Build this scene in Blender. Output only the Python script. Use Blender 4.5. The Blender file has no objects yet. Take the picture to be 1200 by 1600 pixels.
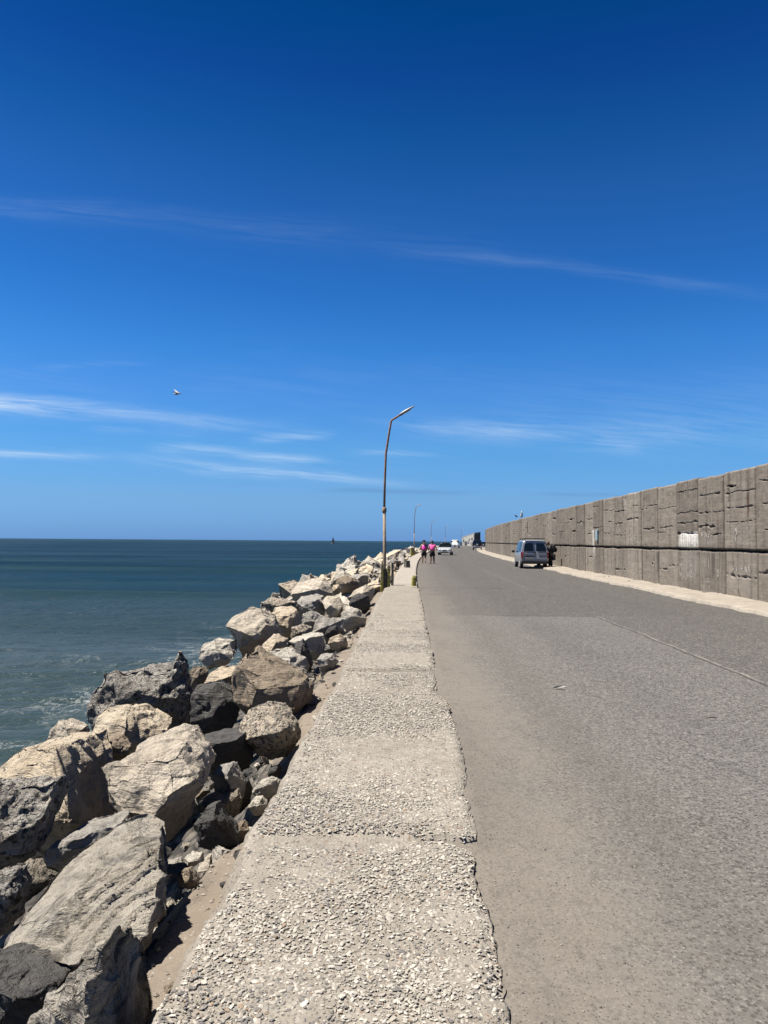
import bpy, bmesh, math, random
import numpy as np
from mathutils import Vector, Matrix, Euler

# ------------------------------------------------------------------ scene, camera, light
S = bpy.context.scene
COL = S.collection
R = math.radians
F = 1155.0                      # focal length in photograph pixels (1200 x 1600)
CAM_Z = 1.65
cam_d = bpy.data.cameras.new("camera")
cam = bpy.data.objects.new("camera", cam_d); COL.objects.link(cam)
cam_d.sensor_fit = 'VERTICAL'; cam_d.sensor_height = 36.0; cam_d.lens = 36.0*F/1600.0
cam_d.clip_start = 0.05; cam_d.clip_end = 30000
PITCH, ROLL = math.atan(45.3/F), R(0.42)
cam_rot = Matrix.Rotation(R(90)+PITCH, 4, 'X') @ Matrix.Rotation(ROLL, 4, 'Z')
cam.matrix_world = Matrix.Translation((0, 0, CAM_Z)) @ cam_rot
S.camera = cam
CR = np.array(cam_rot.to_3x3())

SUN_EL, SUN_AZ = R(63), R(-93)      # azimuth clockwise from +Y (the way the camera looks)
sun_dir = Vector((math.sin(SUN_AZ)*math.cos(SUN_EL), math.cos(SUN_AZ)*math.cos(SUN_EL), math.sin(SUN_EL)))
sd = bpy.data.lights.new("sun", 'SUN'); sd.energy = 5.0; sd.angle = R(0.5); sd.color = (1.0, 0.935, 0.84)
sun = bpy.data.objects.new("sun", sd); COL.objects.link(sun)
sun.rotation_euler = sun_dir.to_track_quat('Z', 'Y').to_euler()
S.view_settings.view_transform = 'Standard'; S.view_settings.look = 'None'
S.view_settings.exposure = 1.4; S.view_settings.gamma = 1.0
S.render.resolution_x, S.render.resolution_y = 768, 1024

# ------------------------------------------------------------------ node helper
class G:
    def __init__(s, tree): s.t = tree; s.n = tree.nodes; s.l = tree.links
    def node(s, typ, **kw):
        n = s.n.new(typ)
        for k, v in kw.items(): setattr(n, k, v)
        return n
    def put(s, sock, v):
        if v is None: return
        if isinstance(v, bpy.types.NodeSocket): s.l.new(v, sock)
        else:
            if hasattr(sock.default_value, '__len__') and len(sock.default_value) == 4 and len(v) == 3: v = (*v, 1)
            sock.default_value = v
    def m(s, op, a, b=None, c=None, clamp=False):
        n = s.node('ShaderNodeMath', operation=op, use_clamp=clamp)
        for i, v in enumerate((a, b, c)): s.put(n.inputs[i], v)
        return n.outputs[0]
    def add(s, a, b): return s.m('ADD', a, b)
    def sub(s, a, b): return s.m('SUBTRACT', a, b)
    def mul(s, a, b): return s.m('MULTIPLY', a, b)
    def noise(s, vec, scale, detail=4, rough=.55, dist=0, dims='3D'):
        n = s.node('ShaderNodeTexNoise', noise_dimensions=dims)
        s.put(n.inputs['Vector'], vec); n.inputs['Scale'].default_value = scale
        n.inputs['Detail'].default_value = detail; n.inputs['Roughness'].default_value = rough
        n.inputs['Distortion'].default_value = dist
        return n.outputs['Fac']
    def vor(s, vec, scale, feature='F1', rnd=1, out='Distance'):
        n = s.node('ShaderNodeTexVoronoi', feature=feature)
        s.put(n.inputs['Vector'], vec); n.inputs['Scale'].default_value = scale
        n.inputs['Randomness'].default_value = rnd
        return n.outputs[out]
    def rng(s, v, a, b, c=0, d=1, smooth=False):
        n = s.node('ShaderNodeMapRange'); n.clamp = True
        if smooth: n.interpolation_type = 'SMOOTHSTEP'
        s.put(n.inputs[0], v)
        for i, x in enumerate((a, b, c, d)): s.put(n.inputs[i+1], x)
        return n.outputs[0]
    def mix(s, f, a, b, mode='MIX'):
        n = s.node('ShaderNodeMix', data_type='RGBA', blend_type=mode)
        s.put(n.inputs[0], f); s.put(n.inputs[6], a); s.put(n.inputs[7], b)
        return n.outputs[2]
    def scale(s, vec, v):
        n = s.node('ShaderNodeMapping'); s.put(n.inputs['Vector'], vec); n.inputs['Scale'].default_value = v
        return n.outputs[0]
    def xyz(s, vec):
        n = s.node('ShaderNodeSeparateXYZ'); s.put(n.inputs[0], vec); return n.outputs
    def comb(s, x, y, z=0.0):
        n = s.node('ShaderNodeCombineXYZ')
        for i, v in enumerate((x, y, z)): s.put(n.inputs[i], v)
        return n.outputs[0]
    def bump(s, h, strength=.5, dist=.02, normal=None):
        n = s.node('ShaderNodeBump'); s.put(n.inputs['Height'], h)
        n.inputs['Strength'].default_value = strength; n.inputs['Distance'].default_value = dist
        if normal is not None: s.put(n.inputs['Normal'], normal)
        return n.outputs[0]

ALB = .38
def mat(name, build=None, color=(.5, .5, .5), rough=.8, metal=0, spec=.5):
    m = bpy.data.materials.new(name); m.use_nodes = True
    g = G(m.node_tree); b = m.node_tree.nodes['Principled BSDF']
    b.inputs['Base Color'].default_value = (*color, 1); b.inputs['Roughness'].default_value = rough
    b.inputs['Metallic'].default_value = metal; b.inputs['Specular IOR Level'].default_value = spec
    g.b = b
    if build: build(g)
    # colours above are written as seen at exposure 0; the scene is exposed 1.4 stops up, so reflectances are scaled down to real values
    for n in [q for q in g.n if q.type in ('BSDF_PRINCIPLED', 'BSDF_DIFFUSE')]:
        sk = n.inputs['Base Color' if n.type == 'BSDF_PRINCIPLED' else 'Color']
        if n.type == 'BSDF_PRINCIPLED' and n.inputs['Metallic'].default_value > .5: continue
        if sk.is_linked: src = sk.links[0].from_socket; g.l.new(g.mix(1, src, (ALB,)*3, 'MULTIPLY'), sk)
        else: sk.default_value = (*[q*ALB for q in sk.default_value[:3]], 1)
    return m
def tc(g, out='Object'): return g.node('ShaderNodeTexCoord').outputs[out]
def uv(g): return g.node('ShaderNodeUVMap').outputs[0]

# ------------------------------------------------------------------ sky (world)
W = bpy.data.worlds.new("World"); S.world = W; W.use_nodes = True
SKYRAMP = [(0.0009, (0.2691, 0.6019, 1.5924)), (0.013, (0.2767, 0.6027, 1.4559)), (0.0562, (0.3738, 0.6904, 1.2309)), (0.1246, (0.3474, 0.7899, 1.2606)), (0.1912, (0.3156, 0.7811, 1.3364)), (0.2475, (0.227, 0.7433, 1.3233)), (0.3236, (0.1503, 0.6209, 1.214)), (0.4267, (0.12, 0.5094, 1.0252)), (0.4876, (0.058, 0.4229, 0.8889)), (0.542, (0.0367, 0.3205, 0.8049)), (0.5882, (0.0122, 0.3053, 0.7015)), (0.7, (0.0073, 0.1832, 0.4209)), (0.8, (0.0049, 0.1221, 0.2806)), (1.0, (0.0037, 0.0916, 0.2104))]  # highest stops, above the view, are dimmed to weaken the sky's fill light
def build_world():
    g = G(W.node_tree); bg = W.node_tree.nodes['Background']
    sky = g.node('ShaderNodeTexSky', sky_type='NISHITA')
    sky.sun_disc = False; sky.sun_elevation = SUN_EL; sky.sun_rotation = SUN_AZ % (2*math.pi)
    sky.altitude = 0; sky.air_density = SKY['air']; sky.dust_density = SKY['dust']; sky.ozone_density = SKY['ozone']
    x, y, z = g.xyz(tc(g, 'Generated'))
    gm = g.node('ShaderNodeGamma'); g.put(gm.inputs[0], g.mix(1, sky.outputs[0], (SKY['n'],)*3, 'MULTIPLY')); gm.inputs[1].default_value = SKY['gamma']
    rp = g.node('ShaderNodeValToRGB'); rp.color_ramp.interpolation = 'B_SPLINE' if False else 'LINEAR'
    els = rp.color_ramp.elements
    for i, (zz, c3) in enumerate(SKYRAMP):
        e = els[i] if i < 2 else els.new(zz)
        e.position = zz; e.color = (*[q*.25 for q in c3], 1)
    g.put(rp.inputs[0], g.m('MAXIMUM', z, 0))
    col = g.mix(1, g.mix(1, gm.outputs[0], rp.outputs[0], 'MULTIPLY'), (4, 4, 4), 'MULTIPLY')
    # direction expressed as slopes, cirrus drawn as long soft wisps
    az = g.m('DIVIDE', x, g.m('MAXIMUM', y, .02)); el = g.m('DIVIDE', z, g.m('MAXIMUM', y, .02))
    v = g.comb(g.mul(az, 6), g.mul(el, 46))
    wob = g.mul(g.sub(g.noise(g.comb(g.mul(az, 3.2), g.mul(el, 9)), 1.0, 3), .5), .028)
    el2 = g.add(el, wob)
    fib = g.rng(g.noise(g.comb(g.mul(az, 6), g.mul(g.add(el2, g.mul(az, .1)), 95)), 1.0, 8, .68, .6), .36, .70)
    big = g.rng(g.noise(g.comb(g.mul(az, 4), g.mul(el2, 14), 3.3), 1.0, 3), .35, .65)
    tot = None
    def K(px, py): return ((px-600)/F, (845-py)/F)
    for (x0, y0, x1, y1, th, a) in CIRRUS:
        (a0, e0), (a1, e1) = K(x0, y0), K(x1, y1)
        c, h = (a0+a1)/2, (a1-a0)/2; sl = (e1-e0)/(a1-a0); ec = (e0+e1)/2
        u = g.m('DIVIDE', g.sub(az, c), h)
        d = g.m('DIVIDE', g.sub(g.sub(el2, ec), g.mul(g.sub(az, c), sl)), th/F)
        q = g.add(g.m('POWER', g.m('ABSOLUTE', u), 4.0), g.mul(d, d))
        e = g.m('EXPONENT', g.mul(q, -1.0))
        e = g.mul(e, a)
        tot = e if tot is None else g.add(tot, e)
    fr = g.m('MULTIPLY', tot, g.m('MULTIPLY_ADD', fib, .95, .12))
    fr = g.mul(g.mul(fr, g.m('MULTIPLY_ADD', big, .6, .5)), g.m('GREATER_THAN', y, .05))
    fac = g.m('MINIMUM', g.m('MAXIMUM', fr, 0), .8)
    veil = g.mul(g.mul(g.rng(el, .02, .17, 0, 1), g.rng(el, .17, .30, 1, 0)), g.mul(big, .10))
    fac = g.m('MINIMUM', g.add(fac, g.mul(veil, fib)), .85)
    dk = None
    for (x0, y0, x1, y1, th, a) in DARKC:
        (a0, e0), (a1, e1) = K(x0, y0), K(x1, y1); c, h = (a0+a1)/2, (a1-a0)/2
        u = g.m('DIVIDE', g.sub(az, c), h); d = g.m('DIVIDE', g.sub(el2, (e0+e1)/2), th/F)
        e = g.mul(g.m('EXPONENT', g.mul(g.add(g.m('POWER', g.m('ABSOLUTE', u), 4.0), g.mul(d, d)), -1.0)), a)
        dk = e if dk is None else g.add(dk, e)
    col = g.mix(g.mul(dk, g.m('GREATER_THAN', y, .05)), col, (.10, .19, .36))
    col = g.mix(fac, col, SKY['cloud'])
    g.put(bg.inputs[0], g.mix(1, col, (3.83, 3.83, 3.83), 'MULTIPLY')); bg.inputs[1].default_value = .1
SKY = dict(air=1.0, dust=.3, ozone=3.0, n=.1, gamma=1.0, tint=(1, 1, 1), strength=1.0, cloud=(.56, .73, .95))
# (x0,y0,x1,y1) in slopes given by the photograph, thickness, strength
CIRRUS = [(-200, 300, 460, 350, 17, .10), (300, 345, 800, 390, 28, .045), (600, 385, 860, 402, 8, .07), (760, 394, 1250, 450, 9, .11),
          (-160, 616, 340, 664, 10, .9), (-160, 628, 260, 655, 16, .45), (140, 676, 222, 679, 5, .4), (235, 678, 315, 682, 7, .18),
          (395, 686, 512, 680, 7, .7), (330, 660, 500, 668, 12, .10), (236, 703, 372, 706, 7, .65), (355, 710, 500, 722, 7, .7),
          (200, 716, 620, 756, 7, .5), (300, 731, 440, 742, 8, .65), (-80, 709, 145, 715, 6, .6), (560, 707, 680, 708, 4, .4),
          (620, 662, 1010, 698, 13, .30), (930, 694, 1000, 700, 6, .5), (640, 664, 1260, 684, 18, .26), (60, 575, 240, 562, 5, .10)]
DARKC = [(515, 772, 720, 764, 4, .25), (840, 771, 980, 770, 3, .2)]
build_world()

# ------------------------------------------------------------------ numpy noise
def _h(ix, iy, iz, seed):
    h = (ix.astype(np.int64)*374761393 + iy.astype(np.int64)*668265263 + iz.astype(np.int64)*2147483647 + seed*974634777) & 0xffffffff
    h = ((h ^ (h >> 13))*1274126177) & 0xffffffff
    h = ((h ^ (h >> 16))*2246822519) & 0xffffffff
    return ((h ^ (h >> 15)) & 0xffffff)/float(0xffffff)
def vnoise(p, seed=0):
    i = np.floor(p).astype(np.int64); f = p-i; u = f*f*f*(f*(f*6-15)+10)
    r = 0
    for dx in (0, 1):
        wx = u[:, 0] if dx else 1-u[:, 0]
        for dy in (0, 1):
            wy = u[:, 1] if dy else 1-u[:, 1]
            for dz in (0, 1):
                wz = u[:, 2] if dz else 1-u[:, 2]
                r = r+wx*wy*wz*_h(i[:, 0]+dx, i[:, 1]+dy, i[:, 2]+dz, seed)
    return r*2-1
def fbm(p, oct=4, seed=0, gain=.5, ridged=False):
    a, s, t = 1.0, 0, 0
    for k in range(oct):
        n = vnoise(p*(2.03**k)+17.1*k, seed+k)
        if ridged: n = 1-2*np.abs(n)
        s = s+a*n; t += a; a *= gain
    return s/t
def facet(p, seed=0):
    """piecewise planar noise: flat chips meeting in creases"""
    i = np.floor(p).astype(np.int64); f = p-i; o = np.argsort(-f, 1); fs = np.take_along_axis(f, o, 1)
    c = i.copy(); r = (1-fs[:, 0])*_h(c[:, 0], c[:, 1], c[:, 2], seed)
    for k in range(3):
        c[np.arange(len(p)), o[:, k]] += 1
        w = fs[:, k]-(fs[:, k+1] if k < 2 else 0)
        r = r+w*_h(c[:, 0], c[:, 1], c[:, 2], seed)
    return r*2-1
ROTM = np.array(Euler((.6, .9, .4)).to_matrix())
def n1(x, seed=0, oct=3):
    x = np.atleast_1d(np.asarray(x, float))
    return fbm(np.stack([x, x*0+.37, x*0+.71], 1), oct, seed)

# ------------------------------------------------------------------ objects
def tag(o, label=None, cat=None, group=None, kind=None):
    if label: o['label'] = label
    if cat: o['category'] = cat
    if group: o['group'] = group
    if kind: o['kind'] = kind
    return o
def empty(name, loc=(0, 0, 0), rz=0, label=None, cat=None, group=None):
    o = bpy.data.objects.new(name, None); COL.objects.link(o); o.location = loc; o.rotation_euler = (0, 0, rz)
    o.empty_display_size = .2
    return tag(o, label, cat, group)
def link_mesh(name, me, m=None, parent=None):
    o = bpy.data.objects.new(name, me); COL.objects.link(o)
    if m is not None:
        for mm in (m if isinstance(m, (list, tuple)) else [m]): me.materials.append(mm)
    if parent: o.parent = parent
    return o
def mesh_np(name, v, f, smooth=True, uvs=None, matidx=None, cols=None):
    """v (n,3), f list/array of quads or tris"""
    v = np.asarray(v, np.float32); f = np.asarray(f, np.int32); k = f.shape[1]
    me = bpy.data.meshes.new(name); me.vertices.add(len(v)); me.vertices.foreach_set('co', v.ravel())
    me.loops.add(f.size); me.loops.foreach_set('vertex_index', f.ravel())
    me.polygons.add(len(f)); me.polygons.foreach_set('loop_start', np.arange(0, f.size, k, dtype=np.int32))
    me.polygons.foreach_set('use_smooth', np.full(len(f), smooth))
    if matidx is not None: me.polygons.foreach_set('material_index', np.asarray(matidx, np.int32))
    if uvs is not None:
        l = me.uv_layers.new(name='UVMap'); l.data.foreach_set('uv', np.asarray(uvs, np.float32)[f.ravel()].ravel())
    if cols is not None:
        a = me.color_attributes.new('col', 'FLOAT_COLOR', 'POINT'); a.data.foreach_set('color', np.asarray(cols, np.float32).ravel())
    me.update(calc_edges=True); me.validate()
    return me
def grid_faces(nr, nc, off=0):
    i = np.arange(nr-1)[:, None]*nc+np.arange(nc-1)[None, :]+off
    return np.stack([i, i+1, i+1+nc, i+nc], -1).reshape(-1, 4)
def bm_mesh(bm, name, smooth=False):
    me = bpy.data.meshes.new(name); bmesh.ops.recalc_face_normals(bm, faces=bm.faces)
    bm.to_mesh(me); bm.free()
    if smooth: me.polygons.foreach_set('use_smooth', [True]*len(me.polygons))
    return me
def add_box(bm, c, s, rot=None, bev=0):
    b2 = bmesh.new(); bmesh.ops.create_cube(b2, size=1)
    bmesh.ops.scale(b2, vec=s, verts=b2.verts)
    if bev: bmesh.ops.bevel(b2, geom=list(b2.edges), offset=bev, segments=2, affect='EDGES', profile=.6)
    if rot is not None: bmesh.ops.rotate(b2, cent=(0, 0, 0), matrix=rot, verts=b2.verts)
    bmesh.ops.translate(b2, vec=c, verts=b2.verts)
    me = bpy.data.meshes.new('t'); b2.to_mesh(me); b2.free(); bm.from_mesh(me); bpy.data.meshes.remove(me)
def add_tube(bm, pts, rad, n=12, cap=True):
    pts = [Vector(p) for p in pts]; rad = rad if isinstance(rad, (list, tuple)) else [rad]*len(pts)
    rings = []; ref = Vector((0, 1, 0))
    for i, p in enumerate(pts):
        d = (pts[min(i+1, len(pts)-1)]-pts[max(i-1, 0)]).normalized()
        r_ = ref if abs(d.dot(ref)) < .9 else Vector((1, 0, 0))
        a = d.cross(r_).normalized(); b = d.cross(a)
        rings.append([bm.verts.new(p+(a*math.cos(t)+b*math.sin(t))*rad[i]) for t in [2*math.pi*k/n for k in range(n)]])
    for i in range(len(rings)-1):
        for k in range(n): bm.faces.new((rings[i][k], rings[i][(k+1) % n], rings[i+1][(k+1) % n], rings[i+1][k]))
    if cap: bm.faces.new(rings[0]); bm.faces.new(rings[-1][::-1])
def add_panel(bm, pts, th, nrm):
    n = Vector(nrm).normalized(); a = [bm.verts.new(Vector(p)-n*th*.5) for p in pts]; b = [bm.verts.new(Vector(p)+n*th*.5) for p in pts]
    bm.faces.new(a[::-1]); bm.faces.new(b)
    for i in range(len(pts)): j = (i+1) % len(pts); bm.faces.new((a[i], a[j], b[j], b[i]))
def copy_tree(o, parent=None):
    c = o.copy(); COL.objects.link(c); c.parent = parent
    for ch in list(o.children): copy_tree(ch, c)
    return c

# ------------------------------------------------------------------ place geometry helpers
def cx(s):                                  # how far the pier's axis has drifted to the right at distance s
    s = np.asarray(s, float); q = np.clip(s, 23, 260)-23
    return .0346*s+q*q/2900+np.clip(s-260, 0, None)*.16
def P(px, py, d):                           # a point seen at photograph pixel (px,py) standing d metres ahead
    r = CR @ np.array([(px-600)/F, (800-py)/F, -1.0])
    r = r/r[1]*d
    return Vector((r[0], r[1], r[2]+CAM_Z))
def ground_z(t):                            # embankment profile on the sea side, t metres from the road axis line
    return np.interp(t, [-30, -12, -7, -4.2, -2.4, -1.7, -1.15, -.7], [-6, -4, -3.0, -2.0, -1.35, -.85, -.22, -.17])
# ------------------------------------------------------------------ materials of the setting
def m_road(g):
    u = uv(g); t, s, _ = g.xyz(u); v = g.comb(t, s, 0)
    big = g.noise(v, .55, 4, .6); mid = g.noise(v, 3.0, 5, .6); fine = g.noise(v, 55, 4, .7)
    edge = g.add(t, g.mul(g.sub(big, .5), 1.6)); edge = g.add(edge, g.mul(g.sub(mid, .5), .5))
    dust = g.rng(g.add(edge, g.mul(g.sub(g.noise(v, 7, 6, .7), .5), .5)), .55, 1.35, 1, 0, True)
    thin = g.rng(s, 9, 34, 1, .35, True); dust = g.mul(dust, thin)
    dust2 = g.rng(edge, 1.2, 2.8, .24, 0, True)
    asph = g.mix(g.rng(big, .3, .7), (.205, .202, .196), (.262, .257, .247))
    dark = g.mix(g.rng(mid, .3, .7), (.088, .086, .083), (.135, .131, .126))
    # resurfaced, darker beyond s=16.7 and on the far lane
    sn = g.add(s, g.mul(g.sub(mid, .5), .35)); tn = g.add(t, g.mul(g.sub(g.noise(v, 1.2, 3), .5), .12))
    zone = g.m('MAXIMUM', g.rng(sn, 16.6, 16.85, 0, 1, True), g.rng(tn, 4.22, 4.34, 0, .78, True))
    zone = g.mul(zone, g.rng(s, 3, 14, .6, .95))
    c = g.mix(zone, asph, dark)
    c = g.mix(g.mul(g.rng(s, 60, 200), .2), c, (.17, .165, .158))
    # crosswise wear streaks
    st = g.noise(g.comb(g.mul(t, .35), g.mul(s, 1.6)), 1.0, 5, .65)
    c = g.mix(g.mul(g.rng(st, .5, .78), .45), c, (.25, .232, .21))
    c = g.mix(g.mul(g.rng(g.noise(g.comb(g.mul(t, .5), g.mul(s, .35), 4.0), 1.0, 4), .55, .75), .4), c, (.12, .112, .105))
    # stones and pits of the surface
    vc = g.vor(v, 62, out='Color'); vx, vy, vz = g.xyz(vc); vd = g.vor(v, 62)
    vc2 = g.vor(v, 120, out='Color'); wx, wy, _2 = g.xyz(vc2)
    nearf = g.rng(s, 5, 24, 1, .75)
    pit = g.mul(g.rng(vx, .58, .72), g.rng(vd, .42, .62, 1, 0)); pit = g.mul(pit, nearf)
    gx = g.xyz(g.vor(v, 27, out='Color')); gd = g.vor(v, 27)
    c = g.mix(g.mul(g.mul(g.rng(gx[0], .58, .7), g.rng(gd, .35, .6, 1, 0)), g.rng(s, 3, 9, .25, .85)), c, (.04, .038, .036))
    c = g.mix(g.mul(g.mul(g.rng(gx[1], .72, .8), g.rng(gd, .35, .6, 1, 0)), g.rng(s, 3, 9, .08, .75)), c, (.52, .50, .46))
    c = g.mix(g.mul(g.rng(g.noise(v, 13, 6, .8), .48, .62), .42), c, (.12, .113, .107))
    c = g.mix(g.mul(pit, .92), c, (.035, .033, .034))
    lite = g.mul(g.rng(vy, .80, .9), g.mul(nearf, .55)); c = g.mix(lite, c, (.46, .43, .39))
    white = g.mul(g.rng(wx, .975, .985), .7); c = g.mix(white, c, (.62, .59, .54))
    cls = g.rng(g.noise(v, 22, 5, .75), .35, .65); c = g.mix(g.mul(cls, .26), c, (.13, .12, .115))
    # sand and dust blown against the kerb
    sand = g.mix(g.rng(mid, .3, .72), (.318, .284, .244), (.375, .338, .292))
    sand = g.mix(g.rng(fine, .42, .75), sand, (.255, .222, .188))
    sand = g.mix(g.mul(g.rng(g.noise(v, 9, 7, .8, .6), .52, .64), .6), sand, (.19, .168, .144)); sand = g.mix(g.mul(g.rng(g.noise(g.comb(g.mul(t, 5), g.mul(s, 2.2)), 1.0, 6, .8, 1.2), .54, .62), .4), sand, (.20, .178, .152))
    rut = g.mul(g.rng(g.m('ABSOLUTE', g.sub(t, g.add(1.38, g.mul(g.sub(g.noise(g.comb(0.0, g.mul(s, .35)), 1.0, 2), .5), .8)))), 0, .36, 1, 0, True), g.rng(mid, .3, .6, .4, 1))
    c = g.mix(g.mul(dust, g.m('MULTIPLY_ADD', mid, -.25, 1.05)), c, sand); c = g.mix(dust2, c, sand)
    c = g.mix(g.mul(rut, .35), c, (.17, .158, .138))
    g2 = g.vor(v, 95); g2c = g.xyz(g.vor(v, 95, out='Color'))
    c = g.mix(g.mul(g.mul(g.rng(g2c[0], .80, .88), g.rng(g2, .3, .5, 1, 0)), .75), c, (.07, .065, .06))
    c = g.mix(g.mul(g.mul(g.rng(g2c[1], .86, .92), g.rng(g2, .3, .5, 1, 0)), .55), c, (.50, .46, .40))
    c = g.mix(g.mul(g.rng(g.noise(v, 30, 6, .8), .50, .68), .38), c, (.16, .143, .124))
    sp = g.vor(g.add(v, g.mul(g.noise(v, 3, 3), .0)) if False else v, 1.1); spx = g.xyz(g.vor(v, 1.1, out='Color'))
    c = g.mix(g.mul(g.mul(g.rng(g.add(sp, g.mul(g.sub(mid, .5), .14)), .04, .09, 1, 0), g.rng(spx[0], .6, .7)), g.mul(g.rng(t, 1.6, 2.6), .45)), c, (.06, .057, .055))
    trk = g.mul(g.m('MAXIMUM', g.rng(g.m('ABSOLUTE', g.sub(t, 2.55)), .05, .5, 1, 0, True), g.rng(g.m('ABSOLUTE', g.sub(t, 6.1)), .05, .5, 1, 0, True)), g.rng(g.noise(g.comb(g.mul(t, .8), g.mul(s, .12)), 1.0, 3), .38, .6))
    c = g.mix(g.mul(trk, .16), c, (.09, .087, .083))
    # joints and cracks
    def line(val, w, amt, col, c):
        return g.mix(g.mul(g.rng(g.m('ABSOLUTE', val), w*.5, w, 1, 0), amt), c, col)
    jt = g.sub(t, g.add(4.25, g.mul(g.sub(g.noise(g.comb(0.0, g.mul(s, 1.3)), 1.0, 4), .5), .16)))
    okm = g.mul(g.rng(s, 4, 6), g.rng(s, 16.6, 17, 1, 0))
    brk = g.rng(g.noise(v, 2.2, 5, .7), .42, .58); c = line(jt, .035, g.mul(g.mul(okm, brk), .7), (.42, .395, .35), c)
    c = line(g.add(jt, .05), .03, g.mul(okm, .8), (.06, .055, .05), c)
    far = g.mul(g.rng(s, 25, 27), g.rng(s, 42, 50, 1, 0))
    c = line(jt, .07, g.mul(g.mul(far, brk), .4), (.36, .345, .31), c)
    js = g.sub(s, g.add(26.2, g.mul(g.sub(g.noise(v, 1.5, 4), .5), .25)))
    js = g.sub(s, g.add(16.72, g.mul(g.sub(mid, .5), .35)))
    c = line(js, .09, g.mul(g.rng(t, 4.1, 4.3, .55, 0), g.rng(t, 1.4, 2.4)), (.07, .066, .062), c)
    cr = g.vor(g.add(v, 0.0) if False else v, .55, 'DISTANCE_TO_EDGE')
    crn = g.add(cr, g.mul(g.sub(g.noise(v, 9, 4), .5), .05))
    c = g.mix(g.mul(g.rng(crn, .0, .012, 1, 0), g.mul(g.mul(g.rng(big, .45, .6), g.rng(t, 1.6, 2.4)), .35)), c, (.09, .083, .076))
    g.put(g.b.inputs['Base Color'], c); g.b.inputs['Roughness'].default_value = .93; g.b.inputs['Specular IOR Level'].default_value = .25
    h = g.add(g.mul(pit, -1.0), g.mul(g.noise(v, 90, 3, .7), .8)); h = g.mul(h, g.m('MULTIPLY_ADD', dust, -.65, 1.0))
    h = g.add(h, g.mul(g.noise(v, 14, 5, .7), .9))
    g.put(g.b.inputs['Normal'], g.bump(h, .55, .006))
M_ROAD = mat('road_surface', m_road)

def m_pave(g):
    v = tc(g); u = uv(g); t, s, _ = g.xyz(u)
    big = g.noise(v, 1.1, 4, .6); mid = g.noise(v, 6, 5, .65); fine = g.noise(v, 80, 3, .7)
    c = g.mix(g.rng(mid, .3, .7), (.44, .397, .337), (.62, .565, .485))
    c = g.mix(g.rng(fine, .45, .7, 0, .6), c, (.33, .30, .258))
    vc = g.vor(v, 52, out='Color'); vx, vy, vz = g.xyz(vc); vd = g.vor(v, 52)
    stone = g.mul(g.rng(vx, .42, .5), g.rng(vd, .5, .66, 1, 0)); stone = g.mul(stone, g.rng(mid, .28, .42, .45, 1))
    sc = g.mix(vy, (.48, .44, .38), (.74, .69, .60)); sc = g.mix(g.rng(vz, .9, .95), sc, (.36, .24, .15))
    c = g.mix(g.mul(stone, .85), c, sc)
    voidm = g.mul(g.rng(vx, .10, .05), g.rng(vd, .3, .5, 1, 0)); c = g.mix(g.mul(voidm, .8), c, (.08, .07, .065))
    # wind-blown dust and trodden dark grime
    du = g.mul(g.rng(big, .5, .68), .55); c = g.mix(du, c, (.40, .355, .30))
    gr = g.mul(g.mul(g.rng(g.noise(v, 1.7, 4, .6), .55, .7), g.rng(s, 4.5, 2.2, 0, 1)), .5); c = g.mix(gr, c, (.15, .145, .15)); cls = g.rng(g.noise(v, 14, 5, .75), .42, .62); c = g.mix(g.mul(cls, .35), c, (.20, .18, .16))
    sm = g.rng(s, 25.4, 25.7); smc = g.mix(g.rng(mid, .3, .7), (.54, .49, .425), (.68, .62, .54))
    smc = g.mix(g.mul(g.rng(g.noise(g.comb(g.mul(t, .8), g.mul(s, 2.4)), 1.0, 4), .5, .75), .5), smc, (.3, .27, .24))
    c = g.mix(sm, c, smc)
    z = g.xyz(v)[2]
    c = g.mix(g.rng(z, -.02, .07, .7, 0), c, (.40, .355, .30))
    g.put(g.b.inputs['Base Color'], c); g.b.inputs['Roughness'].default_value = .92; g.b.inputs['Specular IOR Level'].default_value = .2
    h = g.add(g.mul(stone, .8), g.mul(fine, .6)); h = g.add(h, g.mul(voidm, -1.2))
    g.put(g.b.inputs['Normal'], g.bump(h, .8, .006))
M_PAVE = mat('shell_concrete', m_pave)
def m_chip(g):
    a = g.node('ShaderNodeVertexColor'); a.layer_name = 'col'
    c = g.mix(g.rng(g.noise(tc(g), 150, 3), .35, .7, 0, .3), a.outputs[0], (.3, .27, .24))
    g.put(g.b.inputs['Base Color'], c); g.b.inputs['Roughness'].default_value = .75; g.b.inputs['Specular IOR Level'].default_value = .3
M_CHIP = mat('shell_chips', m_chip)

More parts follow.
